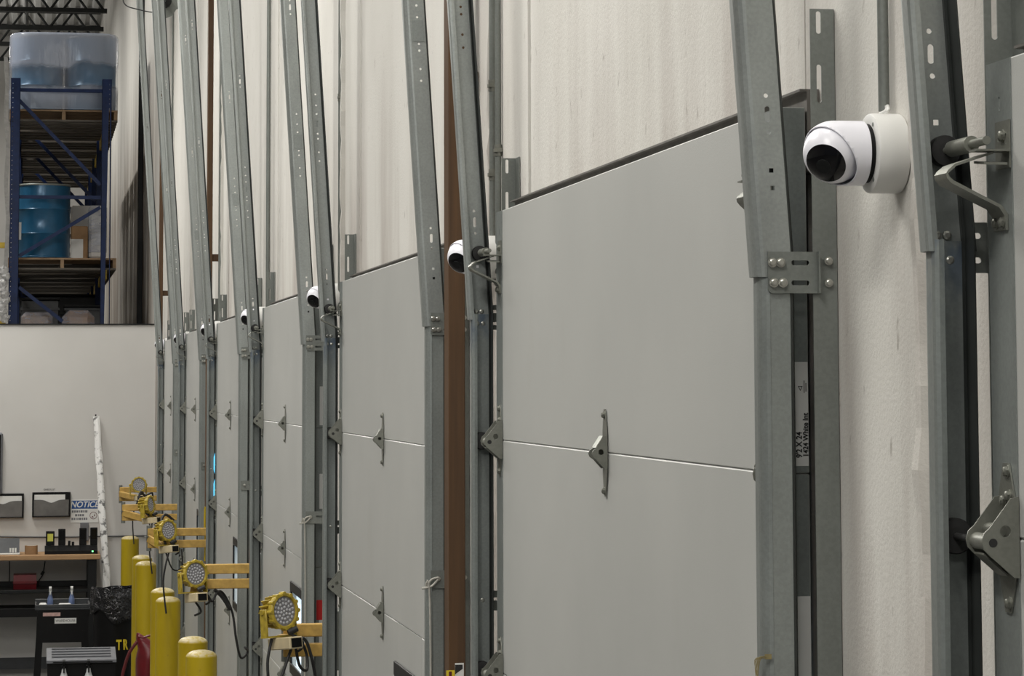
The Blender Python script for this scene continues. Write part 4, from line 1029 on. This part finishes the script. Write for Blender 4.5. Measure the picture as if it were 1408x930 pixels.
for sx in (-1, 1):
    for yy in (-.19, .12): 
        MB().prism([(sx*(w2-.018), zap+.1), (sx*(w2-.075), zap+.1), (sx*(w2+.015-.06), .0), (sx*(w2+.015), .0)], 'y', yy-.006, yy+.05).build('leg', BLACK, ct)
MB().box(-w2+.03, w2-.03, -.15, .17, .12, .15, .004).build('lower_tray', DGREY, ct)
u0, u1, v0, v1 = [pr(75, 858, YC).x-xm, pr(105, 850, YC).x-xm, pr(75, 858, YC).z, pr(105, 850, YC).z]
lb = MB().box(u0, u1, -.1975, -.1955, v0, v1).build('name_label', PAPER, ct); text('lettering', 'WAREHOUSE', INK, .030, ((u0+u1)/2, -.1982, (v0+v1)/2), (PI/2, 0, 0), lb, .0003, sx=.95)
u0, u1, v0, v1 = [pr(59, 848, YC).x-xm, pr(83, 848, YC).x-xm, pr(59, 848, YC).z, pr(59, 843, YC).z]
PINK = plain('pinkish label', (.55, .36, .33), .6, 0, .2, 40); MB().box(u0, u1, -.1975, -.1955, v0, v1).build('tape_label', PINK, ct)
def spray(x, y, z, label, h=.17, mat=BLUEW, r=.032, trig=WHITEP):
    s = thing('spray_bottle', (x, y, z), label, 'spray bottle', 'spray bottles on the carts')
    MB().lathe((0, 0, 0), (0, 0, 1), [(r*.95, 0), (r, .006), (r, h*.35), (r*.85, h*.45), (r*.45, h*.65), (r*.36, h*.78)], 20).build('bottle', mat, s)
    MB().cyl((0, 0, h*.78), (0, 0, h*.86), r*.5, n=14).build('collar', trig, s)
    t = MB(); t.prism([(-.035, h*.87), (.03, h*.87), (.03, h*1.0), (-.005, h*1.06), (-.045, h*1.02), (-.045, h*.95)], 'x', -.011, .011); t.prism([(-.028, h*.87), (-.018, h*.87), (-.026, h*.66), (-.036, h*.64)], 'x', -.006, .006); t.build('trigger_head', trig, s)
    return s
for px, lb in ((69, 'blue white spray bottle standing on the utility cart, left one'), (98.5, 'blue white spray bottle standing on the utility cart, right one')):
    q = pr(px, 830, YC+.15); spray(q.x, YC+.15, zc-.029, lb, .165, BLUEW, .026)
q = pr(58, 828, YC+.12); rg = thing('folded_cloth', (q.x, YC+.1, zc-.029), 'pale folded cloths lying in the cart tray', 'cloth')
MB().box(-.025, .04, -.05, .05, .002, .035, .01).build('cloth', PAPER, rg); q2 = pr(90, 828, YC+.1).x-q.x; MB().box(q2-.06, q2+.05, -.06, .03, .002, .03, .01).build('cloth', PAPER, rg)

# front tote with grey lid
YT = 22.0
a, b = pr(64, 905, YT), pr(160, 908, YT); xm = (a.x+b.x)/2; w2 = (b.x-a.x)/2; zl0, zl1 = pr(100, 912, YT).z, pr(100, 889, YT+.3).z
ob = thing('lidded_tote', (xm, YT+.2, 0), 'black tote with a grey ribbed lid at the bottom left', 'tote')
MB().prism([(-w2+.02, 0), (w2-.02, 0), (w2-.005, zl0), (-w2+.005, zl0)], 'y', -.19, .19).build('tub', BLACK, ob)
ld = MB(); zk = zl0
ld.prism([(-.215, zk), (.20, zk), (.20, zk+.050+.03), (.17, zk+.055+.03), (-.17, zk+.030), (-.215, zk+.022)], 'x', -w2, w2)
for i in range(4): yy = -.13+i*.08; ld.prism([(yy, zk+.034+(yy+.17)*.16), (yy+.02, zk+.036+(yy+.17)*.16), (yy+.02, zk+.043+(yy+.17)*.16), (yy, zk+.041+(yy+.17)*.16)], 'x', -w2+.04, w2-.04)
ld.build('lid', GREYP, ob)
MB().box(-w2+.05, w2-.03, -.2195, -.2155, zk+.004, zk+.012).build('lid_slot', BLACK, ob)
for px, lb in ((88, 'white spray bottle with black trigger hooked on the tote, left one'), (122, 'white spray bottle with black trigger hooked on the tote, right one')):
    q = pr(px, 905, YT-.06); spray(q.x, YT-.075, zk-.22, lb, .24, BOTW, .042, BLACK)
hk = MB(); 
# trash can with liner
YB_ = 24.0
a, b = pr(127, 900, YB_), pr(186, 900, YB_); xm = (a.x+b.x)/2; rr = (b.x-a.x)/2; zt2 = pr(155, 812, YB_).z
tc = thing('trash_can', (xm, YB_+rr, 0), 'black trash can with yellow TR letters and glossy liner bag', 'trash can')
MB().lathe((0, 0, 0), (0, 0, 1), [(rr*.86, 0), (rr*.99, zt2-.06), (rr*1.04, zt2-.05), (rr*1.04, zt2-.02), (rr*.95, zt2-.02)], 40).build('can', BLACK, tc)
bg = MB(); n = 48; prof = [(.93, zt2-.03), (1.0, zt2+.012), (1.06, zt2+.004), (1.09, zt2-.05), (1.10, zt2-.12), (1.08, zt2-.20), (1.07, zt2-.235)]; vs = []
for j, (q, z) in enumerate(prof):
    for i in range(n):
        an_ = 2*PI*i/n; f_ = 1+.022*math.sin(an_*11+j)+.015*math.sin(an_*5+j*2)+random.uniform(-.012, .012)
        zq = z+(.05*math.sin(an_*2.0+.5)+.03*math.sin(an_*5))*(j/6.0)
        vs.append((math.cos(an_)*rr*q*f_, math.sin(an_)*rr*q*f_, zq))
bg.add(vs, [(j*n+i, j*n+(i+1) % n, (j+1)*n+(i+1) % n, (j+1)*n+i) for j in range(len(prof)-1) for i in range(n)], True)
o = bg.build('liner_bag', BAG, tc); so = o.modifiers.new('solid', 'SOLIDIFY'); so.thickness = .002
zT = pr(168, 888, YB_).z
for ch, px in (('T', 163.2), ('R', 172.2)):
    q = pr(px, 888, YB_+.06); dx = q.x-xm; ang = math.asin(max(-1, min(1, dx/(rr*.965))))
    rl = rr*.962
    text('lettering', ch, SIGNYEL, .118, (math.sin(ang)*rl, -math.cos(ang)*rl, zT), (PI/2, 0, ang), tc, .004, sx=.62, bold=.004)
# red bag with cord beside the bollards
YRd = 20.6
sil = [(873, 188.5, 192.5), (876, 188, 197), (881, 187.8, 205), (887, 188.5, 213), (894, 190.5, 217), (900, 189, 219), (908, 187.5, 220), (920, 187.2, 221), (940, 187.5, 221), (990, 189, 220), (1022, 191, 218)]
vs = []; n = 20; rings = []
for py, pa, pb in sil:
    a, b = pr(pa, py, YRd), pr(pb, py, YRd); cx, hw = (a.x+b.x)/2, (b.x-a.x)/2; rings.append((cx, max(hw, .004), a.z if py < 1020 else 0.0))
rx0 = rings[-1][0]; dpt = .11
bgd = thing('red_bag', (rx0, YRd+.12, 0), 'dark red bag shaped sack standing between the yellow bollards', 'bag')
for j, (cx, hw, z) in enumerate(rings):
    for i in range(n):
        an_ = 2*PI*i/n; dd = dpt*min(1, .25+j*.15)
        vs.append((cx-rx0+math.cos(an_)*hw, math.sin(an_)*dd*(1+.08*math.sin(an_*3+j)), z))
q = MB(); k_ = len(rings); q.add(vs, [(j*n+i, j*n+(i+1) % n, (j+1)*n+(i+1) % n, (j+1)*n+i) for j in range(k_-1) for i in range(n)]+[tuple(range(n)), tuple(range((k_-1)*n, k_*n))], True)
q.build('sack', RED, bgd)
h_ = MB(); pts = [Vector(pr(x, y, YRd+.02))-bgd.location for x, y in ((190, 876), (197, 877), (205, 874.5), (213, 873), (218, 874))]; h_.tube(pts, .008); h_.build('handle', RED, bgd)
hc = MB(); pts = [pr(x, y, YRd-.1) for x, y in ((188.5, 883), (183, 890), (177, 900), (172, 915), (168, 932), (165, 960), (164, 1000), (167, 1042))]; hc.tube(pts, .012)
tag(hc.build('red_hose', DRED), 'dark red hose hanging from the red sack', 'hose')

# ------------------------------------------------------------------ light
wd = bpy.data.worlds.new('world'); bpy.context.scene.world = wd; wd.use_nodes = True
bgn = wd.node_tree.nodes['Background']; bgn.inputs[0].default_value = (.9, .95, 1, 1); bgn.inputs[1].default_value = .10
def area(x, y, z, sx, sy, power, col=(1, .97, .91)):
    l = bpy.data.lights.new('high_bay_or_uplight', 'AREA'); l.shape = 'RECTANGLE'; l.size = sx; l.size_y = sy; l.energy = power; l.color = col
    o = bpy.data.objects.new('high_bay_or_uplight', l); C.objects.link(o); o.location = (x, y, z); return o
for y, e in ((-5, 190), (1, 190), (7, 190), (13, 190), (19, 175), (25.7, 165)): area(-2.7, y, 6.3, .4, 2.6, e)
for y in (1, 4.5, 8, 12, 16, 20, 24): area(-1.2, y, 7.6, .3, 1.8, 60)
for y in (31, 38, 46, 54): area(-3.6, y, 9.2, .5, 2.6, 270)
for y in (50, 55): u = area(-4.5, y, 8.6, .5, 2.0, 120); u.rotation_euler = (PI, 0, 0)  # unseen uplights added to brighten the roof deck
sc = bpy.context.scene
vs_ = sc.view_settings; sc.display_settings.display_device = 'sRGB'
vs_.view_transform = 'Standard'; vs_.look = 'None'; vs_.gamma = 1; vs_.use_curve_mapping = False; vs_.exposure = -0.05
sc.cycles.use_denoising = True
sc.cycles.max_bounces = 8; sc.cycles.diffuse_bounces = 4; sc.cycles.glossy_bounces = 4; sc.cycles.transparent_max_bounces = 12
sc.cycles.sample_clamp_indirect = 4
